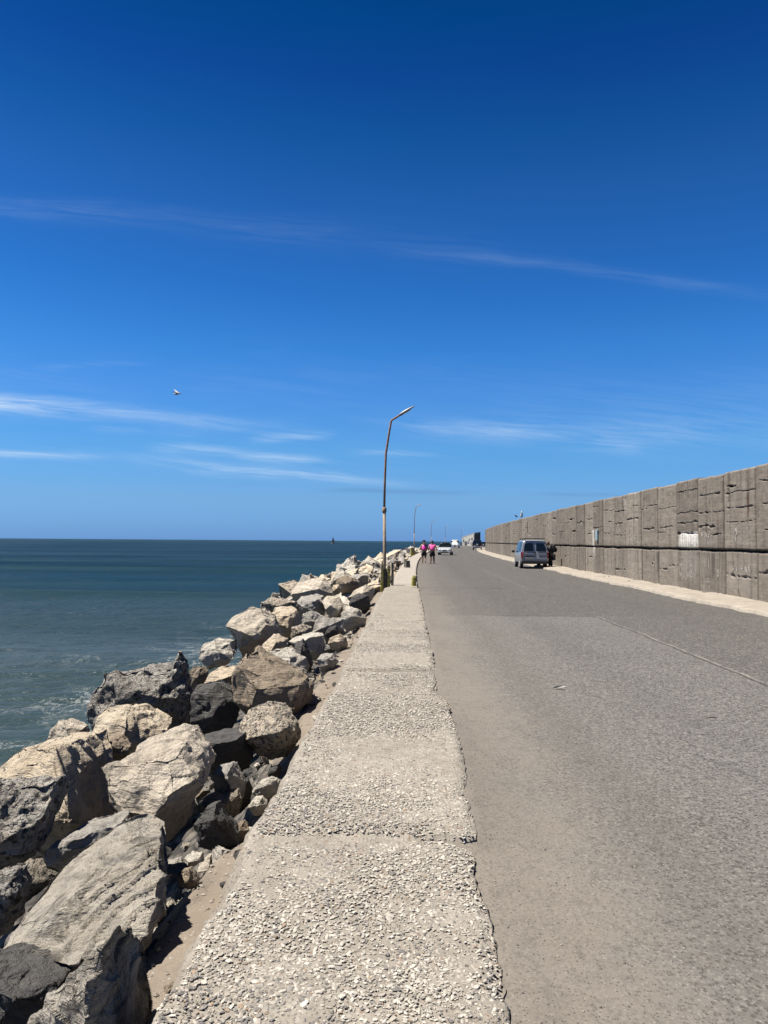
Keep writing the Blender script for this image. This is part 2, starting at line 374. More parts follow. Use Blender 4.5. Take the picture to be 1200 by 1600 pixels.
def m_sand(g):
    v = tc(g); mid = g.noise(v, 3, 5, .6); fine = g.noise(v, 60, 4, .75)
    c = g.mix(g.rng(mid, .3, .7), (.30, .245, .19), (.41, .34, .265)); c = g.mix(g.rng(fine, .45, .75), c, (.25, .205, .16))
    x = g.xyz(g.vor(v, 45, out='Color')); vd = g.vor(v, 45)
    pb = g.mul(g.rng(x[0], .9, .94), g.rng(vd, .3, .45, 1, 0)); c = g.mix(pb, c, (.5, .46, .4))
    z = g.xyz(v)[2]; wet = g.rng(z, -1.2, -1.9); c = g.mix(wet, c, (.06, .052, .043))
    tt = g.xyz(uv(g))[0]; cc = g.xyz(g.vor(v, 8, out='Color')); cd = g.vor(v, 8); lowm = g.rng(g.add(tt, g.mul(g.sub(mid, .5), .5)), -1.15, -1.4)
    c = g.mix(g.mul(lowm, .9), c, g.mix(cc[0], (.07, .062, .053), (.26, .235, .2))); c = g.mix(g.mul(lowm, g.rng(cd, .45, .7)), c, (.03, .027, .024))  # rubble tones; shade of the gaps between boulders is darkened into the ground
    g.put(g.b.inputs['Base Color'], c); g.b.inputs['Roughness'].default_value = .95
    g.put(g.b.inputs['Normal'], g.bump(g.mul(lowm, g.sub(1.0, cd)), .9, .09, g.bump(g.add(fine, g.mul(pb, .6)), .7, .01)))
M_SAND = mat('sandy_ground', m_sand)
def m_kerb(g):
    v = tc(g); u = uv(g); t, s, _ = g.xyz(u); mid = g.noise(v, 2.2, 5, .65); fine = g.noise(v, 25, 4, .7)
    c = g.mix(g.rng(mid, .3, .7), (.44, .385, .315), (.62, .555, .465)); c = g.mix(g.mul(g.rng(fine, .5, .75), .5), c, (.34, .30, .25))
    c = g.mix(g.mul(g.rng(g.noise(v, 1.0, 4), .58, .7), .5), c, (.3, .27, .235))
    g.put(g.b.inputs['Base Color'], c); g.b.inputs['Roughness'].default_value = .93
    g.put(g.b.inputs['Normal'], g.bump(g.add(fine, mid), .6, .03))
M_KERB = mat('pale_walkway_concrete', m_kerb)

STAINS = [  # s0 s1 z0 z1 colour amount
    (24.0, 25.7, 1.40, 2.02, (1.1, 1.06, 1.0), 1.0), (24.2, 25.6, .3, 1.36, (.52, .48, .43), .5), (31.95, 32.35, 2.85, 3.55, (.66, .6, .53), .85),
    (37.7, 38.25, .75, 2.3, (1.0, .95, .86), .95), (20.35, 20.48, 2.35, 3.05, (.10, .045, .025), .9), (22.75, 22.98, .2, 1.35, (.07, .062, .055), .75),
    (22.3, 23.6, 1.5, 1.85, (.36, .33, .3), .55), (20.2, 21.6, 1.5, 2.2, (.36, .33, .29), .45), (20.3, 21.7, .2, .8, (.42, .38, .33), .45),
    (28.0, 28.2, .15, 1.3, (.05, .045, .04), .6), (64.0, 64.5, 1.2, 3.7, (.5, .44, .37), .7), (52.0, 52.4, 1.6, 3.5, (.5, .45, .38), .6),
    (46.2, 47.0, 1.7, 2.3, (.08, .07, .06), .45), (33.0, 34.0, 1.5, 2.2, (.36, .33, .28), .4), (29.7, 31.2, 2.9, 3.7, (.36, .33, .29), .25)]
def m_wall(g):
    u = uv(g); s, z, _ = g.xyz(u); v = g.comb(s, z, 0)
    big = g.noise(v, .5, 4, .6); mid = g.noise(v, 5, 5, .65)
    pn = g.node('ShaderNodeTexWhiteNoise', noise_dimensions='1D'); g.put(pn.inputs['W'], g.m('FLOOR', g.m('DIVIDE', s, 2.0)))
    c = g.mix(pn.outputs['Value'], (.27, .232, .19), (.50, .435, .36))
    c = g.mix(g.rng(big, .35, .7, 0, .6), c, (.26, .225, .192))
    # pour lines of the boards and rain streaks
    bd = g.noise(g.comb(g.mul(s, .5), g.mul(z, 17)), 1.0, 3, .6); c = g.mix(g.mul(g.rng(bd, .45, .75), .22), c, (.125, .105, .088))
    stv = g.noise(g.comb(g.mul(s, 6.5), g.mul(z, .5)), 1.0, 4, .6); c = g.mix(g.mul(g.rng(stv, .50, .70), .55), c, (.46, .42, .37))
    std = g.noise(g.comb(g.mul(s, 4.1), g.mul(z, .35), 9.0), 1.0, 4, .6); c = g.mix(g.mul(g.rng(std, .52, .66), .6), c, (.085, .070, .057)); rs_ = g.noise(g.comb(g.mul(s, 2.6), g.mul(z, .25), 21.0), 1.0, 4, .65); c = g.mix(g.mul(g.rng(rs_, .60, .72), .45), c, (.20, .125, .075))
    low = g.rng(z, 1.45, 1.40); c = g.mix(g.mul(low, g.mul(g.rng(g.noise(g.comb(g.mul(s, 3), g.mul(z, .8)), 1.0, 4), .45, .7), .45)), c, (.34, .305, .265))
    c = g.mix(g.mul(g.rng(mid, .55, .8), .4), c, (.13, .112, .095))
    pj = g.m('ABSOLUTE', g.sub(g.m('FRACT', g.add(g.m('DIVIDE', g.add(s, g.mul(g.sub(mid, .5), .04)), 2.0), .5)), .5))
    c = g.mix(g.mul(g.rng(pj, .006, .026, 1, 0), .8), c, (.075, .064, .054))
    hj_ = g.m('ABSOLUTE', g.sub(g.m('FRACT', g.add(g.m('DIVIDE', s, .667), .31)), .5)); c = g.mix(g.mul(g.mul(g.rng(hj_, .0, .03, 1, 0), g.rng(g.noise(g.comb(g.m('FLOOR', g.m('DIVIDE', s, .5)), z), 1.3, 2), .45, .6)), .35), c, (.10, .086, .073))
    # darker band at the lift joint, pale salts under the coping
    jb = g.rng(g.m('ABSOLUTE', g.sub(z, 1.46)), .02, .2, 1, 0); c = g.mix(g.mul(jb, g.mul(g.rng(mid, .3, .6), .55)), c, (.07, .06, .05))
    tp = g.mul(g.rng(z, 3.68, 3.78), g.rng(g.noise(v, 3.5, 4), .5, .6)); c = g.mix(g.mul(tp, .6), c, (.5, .46, .4))
    run = g.noise(g.comb(g.mul(s, 16), g.mul(z, .7)), 1.0, 3, .6)
    for (s0, s1, z0, z1, col, am) in STAINS:
        w = (s1-s0); e = min(.12, w*.3)
        zz = g.add(z, g.mul(g.sub(run, .5), (z1-z0)*1.1))
        k = g.mul(g.rng(s, s0-e, s0+e), g.rng(s, s1-e, s1+e, 1, 0))
        k = g.mul(k, g.mul(g.rng(zz, z0, z0+(z1-z0)*.5), g.rng(z, z1-.03, z1+.03, 1, 0)))
        k = g.mul(k, g.rng(run, .3, .55, .35, 1))
        c = g.mix(g.mul(k, am), c, col)
    g.put(g.b.inputs['Base Color'], c); g.b.inputs['Roughness'].default_value = .93; g.b.inputs['Specular IOR Level'].default_value = .2
    h = g.add(g.mul(bd, .4), g.mul(g.noise(v, 30, 4, .7), .5)); h = g.add(h, g.mul(mid, .8))
    g.put(g.b.inputs['Normal'], g.bump(h, .6, .03))
M_WALL = mat('weathered_wall_concrete', m_wall)

def m_sea(g):
    geo = g.node('ShaderNodeNewGeometry').outputs['Position']; x, y, z = g.xyz(geo)
    dist = g.m('SQRT', g.add(g.mul(x, x), g.mul(y, y)))
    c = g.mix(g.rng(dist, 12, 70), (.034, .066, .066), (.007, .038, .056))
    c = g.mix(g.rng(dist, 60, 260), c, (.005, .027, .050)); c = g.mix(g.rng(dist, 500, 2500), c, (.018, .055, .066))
    pat = g.noise(g.comb(g.mul(x, .010), g.mul(y, .07)), 1.0, 5, .62); c = g.mix(g.mul(g.rng(pat, .48, .66), g.rng(dist, 15, 60, 0, .75)), c, (.022, .055, .053)); c = g.mix(g.mul(g.rng(pat, .46, .34), g.rng(dist, 15, 60, 0, .6)), c, (.004, .024, .046))
    yy = g.m('MAXIMUM', g.sub(y, 23.0), 0); tt = g.sub(g.sub(x, g.mul(y, .0346)), g.m('DIVIDE', g.mul(yy, yy), 2900.0))
    fo = g.noise(g.comb(g.mul(x, 1.0), g.mul(y, .75)), 1.2, 7, .72, .6)
    band = g.mul(g.rng(tt, -11.5, -8.6), g.rng(y, 40, 26, 0, 1))
    lace = g.rng(g.m('ABSOLUTE', g.sub(fo, .5)), 0, .022, 1, 0)
    dn = g.rng(g.noise(g.comb(g.mul(x, .30), g.mul(y, .42), 2.0), 1.0, 3), .48, .62)
    f = g.mul(g.mul(band, dn), g.m('MAXIMUM', g.mul(lace, .7), g.rng(fo, .57, .66, 0, .95)))
    near = g.mul(g.rng(tt, -7.9, -6.9), g.rng(fo, .54, .62)); f = g.m('MAXIMUM', f, g.mul(near, .7))
    caps = g.mul(g.rng(g.noise(g.comb(g.mul(x, .25), g.mul(y, .9)), 1.0, 5, .7), .78, .81), .2); f = g.m('MAXIMUM', f, g.mul(caps, g.mul(g.rng(dist, 25, 60), g.rng(dist, 90, 200, 1, 0))))
    c = g.mix(f, c, (.62, .66, .66))
    g.put(g.b.inputs['Base Color'], c)
    g.put(g.b.inputs['Roughness'], g.m('MULTIPLY_ADD', f, .5, .14)); g.b.inputs['IOR'].default_value = 1.33
    g.b.inputs['Specular IOR Level'].default_value = 0.0
    v1 = g.comb(g.mul(x, .8), g.mul(y, 2.0)); h1 = g.noise(v1, 1.1, 5, .62)
    v2 = g.comb(g.mul(x, .10), g.mul(y, .30)); h2 = g.noise(v2, 1.0, 5, .6)
    v3 = g.comb(g.mul(x, .012), g.mul(y, .045)); h3 = g.noise(v3, 1.0, 4, .6)
    n = g.bump(g.mul(h1, g.rng(dist, 8, 45, .4, 1)), 1.0, .22); n = g.bump(g.mul(h2, g.rng(dist, 40, 150)), 1.0, 1.1, n); n = g.bump(g.mul(h3, g.rng(dist, 300, 900)), .9, 7.0, n)
    df = g.node('ShaderNodeBsdfDiffuse'); g.put(df.inputs['Color'], c); g.put(df.inputs['Normal'], n)
    gl = g.node('ShaderNodeBsdfAnisotropic'); g.put(gl.inputs['Roughness'], g.rng(dist, 12, 70, .34, .16)); g.put(gl.inputs['Normal'], n)
    fr = g.node('ShaderNodeFresnel'); fr.inputs['IOR'].default_value = 1.33; g.put(fr.inputs['Normal'], n)
    mx = g.node('ShaderNodeMixShader'); g.put(mx.inputs[0], g.mul(g.mul(g.rng(fr.outputs[0], .02, .75, .018, .38), g.rng(g.noise(g.comb(g.mul(x, .009), g.mul(y, .055), 7.0), 1.0, 5, .6), .36, .64, .45, 1.15)), g.sub(1.0, f)))
    g.l.new(df.outputs[0], mx.inputs[1]); g.l.new(gl.outputs[0], mx.inputs[2])
    g.l.new(mx.outputs[0], g.t.nodes['Material Output'].inputs['Surface'])
M_SEA = mat('sea_water', m_sea)

# ------------------------------------------------------------------ the sea
def make_sea():
    th = np.radians(np.linspace(-84, 74, 640)); r = np.concatenate([np.geomspace(3.5, 260, 620), np.geomspace(270, 26000, 90)])
    Rr, T = np.meshgrid(r, th, indexing='ij'); x = Rr*np.sin(T); y = Rr*np.cos(T)
    p = np.stack([x.ravel(), y.ravel(), x.ravel()*0], 1); d = Rr.ravel(); fade = np.clip((260-d)/200, 0, 1)
    z = .07*fbm(np.stack([p[:, 0]*.5, p[:, 1]*1.3, p[:, 2]], 1), 4, 5, .6)*np.clip((140-d)/110, 0, 1)
    ph = p[:, 1]*.28+p[:, 0]*.05+1.2*vnoise(np.stack([p[:, 0]*.03, p[:, 1]*.03, p[:, 2]], 1), 9)
    z = z+.32*fade*(np.abs(np.sin(ph*.5))**1.6*-1+.5)*(1+.8*vnoise(np.stack([p[:, 0]*.02, p[:, 1]*.05, p[:, 2]+4], 1), 3))
    p[:, 2] = -2.2+z*np.clip(d/10, 0, 1)
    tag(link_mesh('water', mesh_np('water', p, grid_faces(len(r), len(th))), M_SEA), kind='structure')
make_sea()

def slab_top(s):                # height of the sea-side pavement slabs, stepping from cast to cast
    return np.select([s < 4.05, s < 7.75, s < 9.3, s < 15.4, s < 20, s < 25.45], [.045, .075, .022, .055, .065, .06], .115)
# ------------------------------------------------------------------ ground under everything, road, walkways
def strip(name, s, tcols, zfun, m, **kw):
    Sg, T = np.meshgrid(s, tcols, indexing='ij'); x = T+cx(Sg)
    p = np.stack([x.ravel(), Sg.ravel(), zfun(T.ravel(), Sg.ravel())], 1)
    o = link_mesh(name, mesh_np(name, p, grid_faces(len(s), len(tcols)), uvs=np.stack([T.ravel(), Sg.ravel()], 1)), m)
    return tag(o, kind='structure')
def zemb(t, s):
    p = np.stack([t, s, t*0], 1)
    hollow = .42*(np.exp(-((s-6.2)/1.25)**2)+.55*np.exp(-((s-19)/4.0)**2))*np.clip((-t-.84)/.2, 0, 1)
    return ground_z(t)-hollow+.05*fbm(p*2.2, 4, 21)*np.clip((-t-.6), .25, 3)
s_near = np.concatenate([np.arange(-4, 9, .05), np.arange(9, 30, .2), np.arange(30, 330, 2.0)])
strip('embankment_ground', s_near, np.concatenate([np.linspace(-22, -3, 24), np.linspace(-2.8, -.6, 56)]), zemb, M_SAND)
s_r = np.concatenate([np.arange(-4, 9, .06), np.arange(9, 30, .15), np.arange(30, 330, 1.5)])
def zroad(t, s):
    p = np.stack([t, s, t*0], 1)
    z = .012*fbm(p*.8, 3, 31)
    gap = .020+.06*np.clip(n1(s*1.1, 33)+.15, 0, 1)                    # sand drifted up against the pavement's edge
    lift = np.maximum(slab_top(s)-gap+.012-z, 0)*np.clip((25.0-s)/1.5, 0, 1)
    return z+lift*np.clip((.40+.45-t)/.45, 0, 1)**1.6-.012
strip('road', s_r, np.concatenate([np.array([-.4, -.1, .15]), np.linspace(.2, .9, 26), np.linspace(1.0, 2, 10), np.linspace(2.3, 8.6, 22)]), zroad, M_ROAD)

def kerb_right():
    s = np.concatenate([np.arange(-4, 60, .08), np.arange(60, 230, .5)])
    e = 8.12+.16*n1(s*.45, 3)+.11*n1(s*1.9, 4, 4)+.20*np.clip(n1(s*.23, 8), 0, 1)+.05*facet(np.stack([s*3, s*0, s*0], 1), 6)
    cols = [(-.03, -.05), (0, .05), (.03, .085), (.12, .10), (.4, .11), (.8, .115), (1.3, .12), (8.0, .10)]
    P_ = []; U = []
    for j, (dt, z) in enumerate(cols):
        tt = e+dt if j < 5 else np.full_like(s, 8.08+dt)
        zz = z+.05*n1(s*1.1, 10+j)*(j > 1)+.03*n1(s*6, 20+j)*(j > 0)
        P_.append(np.stack([tt+cx(s), s, zz], 1)); U.append(np.stack([tt, s], 1))
    v = np.stack(P_, 1).reshape(-1, 3); U = np.stack(U, 1).reshape(-1, 2)
    tag(link_mesh('footpath', mesh_np('footpath', v, grid_faces(len(s), len(cols)), uvs=U), M_KERB), kind='structure')
kerb_right()

def slab_edge(s):               # its roadside edge
    a = np.select([s < 4.05, s < 7.75, s < 9.3, s < 25.45], [.34, .385-.02*np.cos((s-4)*1.5), .31, .33], .27)
    a = a-.10*np.exp(-((s-4.02)/.07)**2)*(s < 4.05)-.13*np.clip((s-7.45)/.3, 0, 1)**2*(s < 7.75)
    return a
def slab_left(s):
    return np.select([s < 4.05, s < 25.45], [-.80, -.79], -.63)-.02
def pavement():
    s = np.concatenate([np.arange(-1.5, 9.5, .02), np.arange(9.5, 26, .06), np.arange(26, 70, .3), np.arange(70, 300, 1.5)])
    tr = slab_edge(s)+.036*n1(s*3.3, 41, 4)+.018*n1(s*16, 44)*(s < 40)-.09*np.clip(n1(s*1.6, 49, 2)-.35, 0, 1)*(s > 9)*(s < 26); tl = slab_left(s)+.06*n1(s*1.7, 42, 4)+.034*n1(s*9, 45)*(s < 40)
    zt = slab_top(s)
    for sj in (1.2, 4.05, 7.75, 9.3, 12.4, 15.4, 20.0, 22.6, 25.45, 32, 38, 45, 52): zt = zt-(.016 if s.max() and sj < 9 else .03)*np.exp(-((s-sj)/.02)**2)
    zs = zt.copy(); kk = np.ones(17)/17; nn = int((s < 9.4).sum()); zs[8:nn-8] = np.convolve(zt, kk, 'same')[8:nn-8]
    nu = 34; uu = np.linspace(0, 1, nu); rows = []; U = []
    def put(t, z): rows.append(np.stack([t+cx(s), s, z], 1)); U.append(np.stack([t, s], 1))
    put(tl-.22, zt*0-.42); put(tl-.10, zt*0-.16); put(tl-.05+.045*n1(s*6, 5, 4), zt-.10+.03*n1(s*8, 15)); put(tl-.015+.03*n1(s*8, 6, 4), zt-.035+.02*n1(s*12, 16))
    for k in uu:
        t = tl+(tr-tl)*k
        b = np.clip(np.minimum(k, 1-k)/.03, 0, 1)
        q = np.stack([t*9, s*9, t*0+k], 1); w_ = min(1, max(0, (k-.72)/.12))
        z = zt*w_+zs*(1-w_)-.018*(1-b)+.007*fbm(q, 4, 50, .65)+.010*fbm(q*.12, 2, 51)
        chip = np.clip((k-.9)/.1, 0, 1)*np.clip(n1(s*3.2, 47), 0, 1)*.05
        put(t, z-chip)
    put(tr+.006+.008*n1(s*14, 8), zt-.02); put(tr-.002+.01*n1(s*14, 9), zt-.04); put(tr+.0, zt*0-.06)
    v = np.stack(rows, 1); nc = v.shape[1]; f = grid_faces(len(s), nc); v = v.reshape(-1, 3); U = np.stack(U, 1).reshape(-1, 2)
    me = mesh_np('pavement', v, f, uvs=U)
    pv = tag(link_mesh('pavement', me, M_PAVE), kind='structure')
    # shell and pebble chips standing proud of the worn concrete
    rs = np.random.RandomState(4); bm = bmesh.new(); bmesh.ops.create_icosphere(bm, subdivisions=1, radius=1)
    bv = np.array([x.co[:] for x in bm.verts]); bf = np.array([[x.index for x in q.verts] for q in bm.faces]); bm.free()
    n = 72000; ss = 1.7+14.5*rs.rand(n)**1.5; k = rs.rand(n)
    dens = fbm(np.stack([ss*1.9, k*2.2, k*0], 1), 3, 61); keep = (dens+.75*rs.rand(n) > -.02); ss, k = ss[keep], k[keep]; n = len(ss)
    tl_, tr_ = np.interp(ss, s, tl), np.interp(ss, s, tr); t = tl_+(tr_-tl_)*k
    zz = np.interp(ss, s, zt)-.018*(1-np.clip(np.minimum(k, 1-k)/.03, 0, 1))
    size = (.0032+.0078*rs.rand(n)**2.0+.006*(rs.rand(n) > .94))*(1+.25*np.clip((ss-3)/8, 0, 1))
    V = bv[None]*(1+.35*(rs.rand(n, len(bv), 1)-.5)); sc = np.stack([np.ones(n)*(.8+.7*rs.rand(n)), .55+.35*rs.rand(n), .22+.2*rs.rand(n)], 1)
    V = V*sc[:, None, :]*size[:, None, None]
    a = rs.rand(n)*6.283; ta = (rs.rand(n)-.5)*.9; c_, s_ = np.cos(ta), np.sin(ta)
    V = np.stack([V[..., 0]*c_[:, None]-V[..., 2]*s_[:, None], V[..., 1], V[..., 0]*s_[:, None]+V[..., 2]*c_[:, None]], -1)
    c_, s_ = np.cos(a), np.sin(a)
    V = np.stack([V[..., 0]*c_[:, None]-V[..., 1]*s_[:, None], V[..., 0]*s_[:, None]+V[..., 1]*c_[:, None], V[..., 2]], -1)
    V = V+np.stack([t+cx(ss), ss, zz+size*.02], 1)[:, None, :]
    h = rs.rand(n)[:, None]; tone = rs.rand(n)[:, None]; grime = np.clip((fbm(np.stack([ss*1.3, t*1.6, t*0], 1), 3, 67)-.02)*5, 0, 1)[:, None]*np.clip((5.5-ss)/3, 0, 1)[:, None]; h = np.where((rs.rand(n)[:, None] < grime*.55) & (h < .8), .9+.09*tone, h)
    col = np.where(h < .80, (.55, .505, .435)+tone*np.array([.40, .38, .345]), np.where(h < .93, (.34, .315, .28)+tone*.12, np.where(h < .982, (.20, .19, .185)+tone*.06, (.46, .32, .20)+tone*.06)))
    cols = np.concatenate([np.repeat(col[:, None, :], len(bv), 1), np.ones((n, len(bv), 1))], -1).reshape(-1, 4)
    Fc = (bf[None]+(np.arange(n)*len(bv))[:, None, None]).reshape(-1, 3)
    ch = link_mesh('shell_aggregate', mesh_np('shell_aggregate', V.reshape(-1, 3), Fc, smooth=False, cols=cols), M_CHIP)
    tag(ch, kind='structure', label='pale shell and pebble chips set in the worn pavement concrete')
    ch.parent = pv
pavement()

# ------------------------------------------------------------------ the harbour wall
WALL_T = 9.4; WALL_END = 138.0
def wall_x(s):
    s = np.asarray(s, float); return WALL_T+cx(s)+np.clip(s-(WALL_END-7), 0, None)**2*.09
def make_wall():
    root = empty('harbour_wall', (float(wall_x(20)), 20, .0), 0, 'tall weathered concrete harbour wall with cracked two metre panels along the right of the road', 'wall')
    s = np.concatenate([np.arange(8, 17, .25), np.arange(17, 44, .035), np.arange(44, 70, .07), np.arange(70, WALL_END+.01, .25)])
    pan = np.floor(s/2.0).astype(int); rs = np.random.RandomState(7); po = rs.rand(200)
    ofs = (po[pan % 200]-.5)*.05; hj = np.abs((s/2.0) % 1-0); hj = np.minimum(hj, 1-hj)*2.0
    joint = np.exp(-(hj/.035)**2)*.07
    def front(z0f, z1f, nz, proud, seed, cracks, core_t):
        vv = np.linspace(0, 1, nz)[None, :]; z0, z1 = z0f[:, None], z1f[:, None]
        Z = z0+(z1-z0)*vv; Sg = np.repeat(s[:, None], nz, 1)
        q = np.stack([Sg.ravel(), Z.ravel(), Z.ravel()*0], 1)
        D = .016*fbm(q*np.array([1.2, 2.5, 1]), 4, seed)+.010*fbm(q*6, 3, seed+1)
        D = D.reshape(Z.shape)-joint[:, None]+ofs[:, None]+proud
        for (k, zc, amp, wid, dep, u0, u1, sd) in cracks:
            u = (Sg/2.0-k); line = zc+(amp*1.1*fbm(np.stack([Sg.ravel()*1.1, Sg.ravel()*0+sd, Sg.ravel()*0], 1), 2, sd)+amp*.5*facet(np.stack([Sg.ravel()*5, Sg.ravel()*0+sd, Sg.ravel()*0], 1), sd)).reshape(Z.shape)
            tap = np.clip((u-u0)/.08, 0, 1)*np.clip((u1-u)/.08, 0, 1)*(.30+1.9*np.clip(vnoise(np.stack([Sg.ravel()*4, Sg.ravel()*0+sd, Sg.ravel()*0], 1), sd+3), 0, 1).reshape(Z.shape))
            w = wid*tap+1e-4; dd = np.abs(Z-line)/w
            D = D-dep*np.clip(1.6-dd, 0, 1)*(tap > .02)
            below = np.clip(1-np.abs((line-Z-w*1.9)/(w*1.3)), 0, 1)*(tap > .02); D = D-below*dep*.05
        # rounded, spalled arrises at the lift joint
        eb = np.clip(1-np.minimum(vv*(z1-z0), (1-vv)*(z1-z0))/.05, 0, 1)**2
        D = D-.05*eb
        X = wall_x(Sg)-D
        return np.stack([X, Sg, Z], -1)
    SURF = []
    def shell(name, z0f, z1f, nz, proud, seed, cracks, thick):
        Fg = front(z0f, z1f, nz, proud, seed, cracks, 0); SURF.append(Fg)
        bt = np.stack([wall_x(s)+thick, s, z1f-.01], -1)[:, None]; bb = np.stack([wall_x(s)+thick, s, z0f], -1)[:, None]
        ub = np.stack([wall_x(s)+.0, s, z0f], -1)[:, None]
        A = np.concatenate([bb, Fg, bt, bb], 1); nr, nc = A.shape[:2]
        fa = grid_faces(nr, nc)
        U = np.stack([A[..., 1], A[..., 2]+(A[..., 0]-wall_x(A[..., 1]))*.3*0], -1).reshape(-1, 2)
        v = A.reshape(-1, 3)
        # closed ends
        me = mesh_np(name, v, fa, uvs=U)
        bm = bmesh.new(); bm.from_mesh(me); bmesh.ops.remove_doubles(bm, verts=bm.verts, dist=1e-5)
        bmesh.ops.holes_fill(bm, edges=[e for e in bm.edges if e.is_boundary], sides=0); bm.to_mesh(me); bm.free()
        o = link_mesh(name, me, M_WALL); o.parent = root; o.matrix_parent_inverse = Matrix.Translation(root.location).inverted()
        return o
    z1l = 1.42+.03*n1(s*1.1, 71, 4)+.03*(po[(pan*7) % 200]-.5)-.06*np.clip(n1(s*1.4, 72, 4)-.15, 0, 1)*2-.04*np.clip(n1(s*8, 74), 0, 1)
    z0u = 1.475+.022*n1(s*1.3, 73, 4)+.02*(po[(pan*3) % 200]-.5)
    z1u = 3.76+.05*(po[(pan*5) % 200]-.5)+.02*n1(s*2, 75)-.07*np.clip(n1(s*1.7, 77, 4)-.25, 0, 1)
    cu = []; cl = []
    r = random.Random(11)
    # cracks read off the photograph for the near panels: (panel, height) -> pour joints that opened
    near = {8: [(3.1, 0, 1), (2.55, 0, 1), (1.9, .0, .6)], 9: [(3.32, .2, 1), (2.72, 0, .8), (2.02, .0, .75)], 10: [(3.12, 0, .95), (2.68, 0, .9), (2.28, 0, 1), (3.3, .5, .95)],
            11: [(3.16, .1, .9), (2.62, 0, .95), (2.2, .3, 1), (1.93, .0, .45)], 12: [(3.42, 0, .95), (2.7, 0, 1), (2.32, 0, 1), (1.98, 0, 1)],
            13: [(2.9, 0, 1), (2.22, .1, .9), (2.05, .5, 1)], 14: [(3.1, .0, .7), (3.0, .6, 1), (2.22, .1, .95)], 15: [(2.66, .1, .95), (3.2, 0, .5)],
            16: [(3.05, .0, 1), (2.55, .3, 1), (2.0, .1, 1)], 17: [(3.2, 0, 1), (2.1, .3, .95), (2.6, 0, .5)], 18: [(3.45, .3, 1), (2.4, 0, 1)],
            19: [(2.9, 0, .9), (2.1, 0, .7)], 20: [(2.75, 0, 1)], 21: [(3.0, .2, 1), (2.3, 0, .6)], 22: [(2.8, 0, 1)], 23: [(2.3, 0, .8)]}
    for k, L in near.items():
        for i, (zc, a, b) in enumerate(L): cu.append((k, zc, r.uniform(.02, .06), r.uniform(.009, .022), r.uniform(.05, .12), a, b, k*10+i))
    for k in range(24, 66):
        for i in range(r.choice([0, 1, 1, 2])):
            a = r.uniform(0, .5); cu.append((k, r.uniform(1.9, 3.5), .06, .035, .1, a, min(1, a+r.uniform(.3, .8)), k*10+i))
    for (k, zc, a, b) in ((10, .72, 0, 1), (13, .82, .0, .5), (13, .7, .5, 1), (14, .83, .1, .4), (14, .95, .2, .3), (16, .45, 0, 1), (9, .9, .6, 1), (19, .9, .1, .6), (22, .8, .2, .9), (26, .8, 0, .6), (30, .9, .3, 1)):
        cl.append((k, zc, .04, .02, .08, a, b, k+300))
    shell('upper_wall', z0u, z1u, 130, .035, 81, cu, 1.2)
    shell('lower_wall', s*0-.1, z1l, 46, .0, 91, cl, 1.2)
    core = np.array([(dx, dz) for dx, dz in ((.24, 1.3), (.24, 1.62), (1.0, 1.62), (1.0, 1.3))])
    s2 = np.arange(8.2, WALL_END-.3, 1.0)
    v = np.stack([np.stack([wall_x(s2)+dx, s2, s2*0+dz], -1) for dx, dz in core]+[np.stack([wall_x(s2)+core[0][0], s2, s2*0+core[0][1]], -1)], 1)
    U = np.stack([v[..., 1], v[..., 2]], -1).reshape(-1, 2)
    o = link_mesh('core', mesh_np('core', v.reshape(-1, 3), grid_faces(len(s2), 5), uvs=U), M_WALL); o.parent = root; o.matrix_parent_inverse = Matrix.Translation(root.location).inverted()
    # chalk and paint scrawls, thin strokes standing just off the concrete
    M_CH = mat('chalky_white_paint', color=(.66, .62, .57), rough=.95)
    G_ = {'C': [[(.8, .9), (.3, 1), (0, .6), (0, .3), (.3, 0), (.8, .1)]], 'L': [[(0, 1), (0, 0), (.6, 0)]], 'U': [[(0, 1), (.05, .2), (.4, 0), (.75, .2), (.8, 1)]],
          'B': [[(0, 0), (0, 1), (.5, .95), (.55, .65), (.1, .5), (.6, .4), (.6, .1), (0, 0)]], 'O': [[(.4, 1), (0, .7), (0, .3), (.4, 0), (.8, .3), (.8, .7), (.4, 1)]],
          'N': [[(0, 0), (0, 1), (.7, 0), (.7, 1)]], 'P': [[(0, 0), (0, 1), (.6, .9), (.6, .55), (0, .5)]], 'S': [[(.7, .9), (.2, 1), (.1, .6), (.6, .45), (.6, .1), (0, 0)]],
          'V': [[(0, 1), (.4, 0), (.8, 1)]], 'M': [[(0, 0), (.1, 1), (.4, .4), (.7, 1), (.8, 0)]], '1': [[(.3, 1), (.3, 0)]], 'Z': [[(0, 1), (.7, 1), (0, 0), (.7, 0)]]}
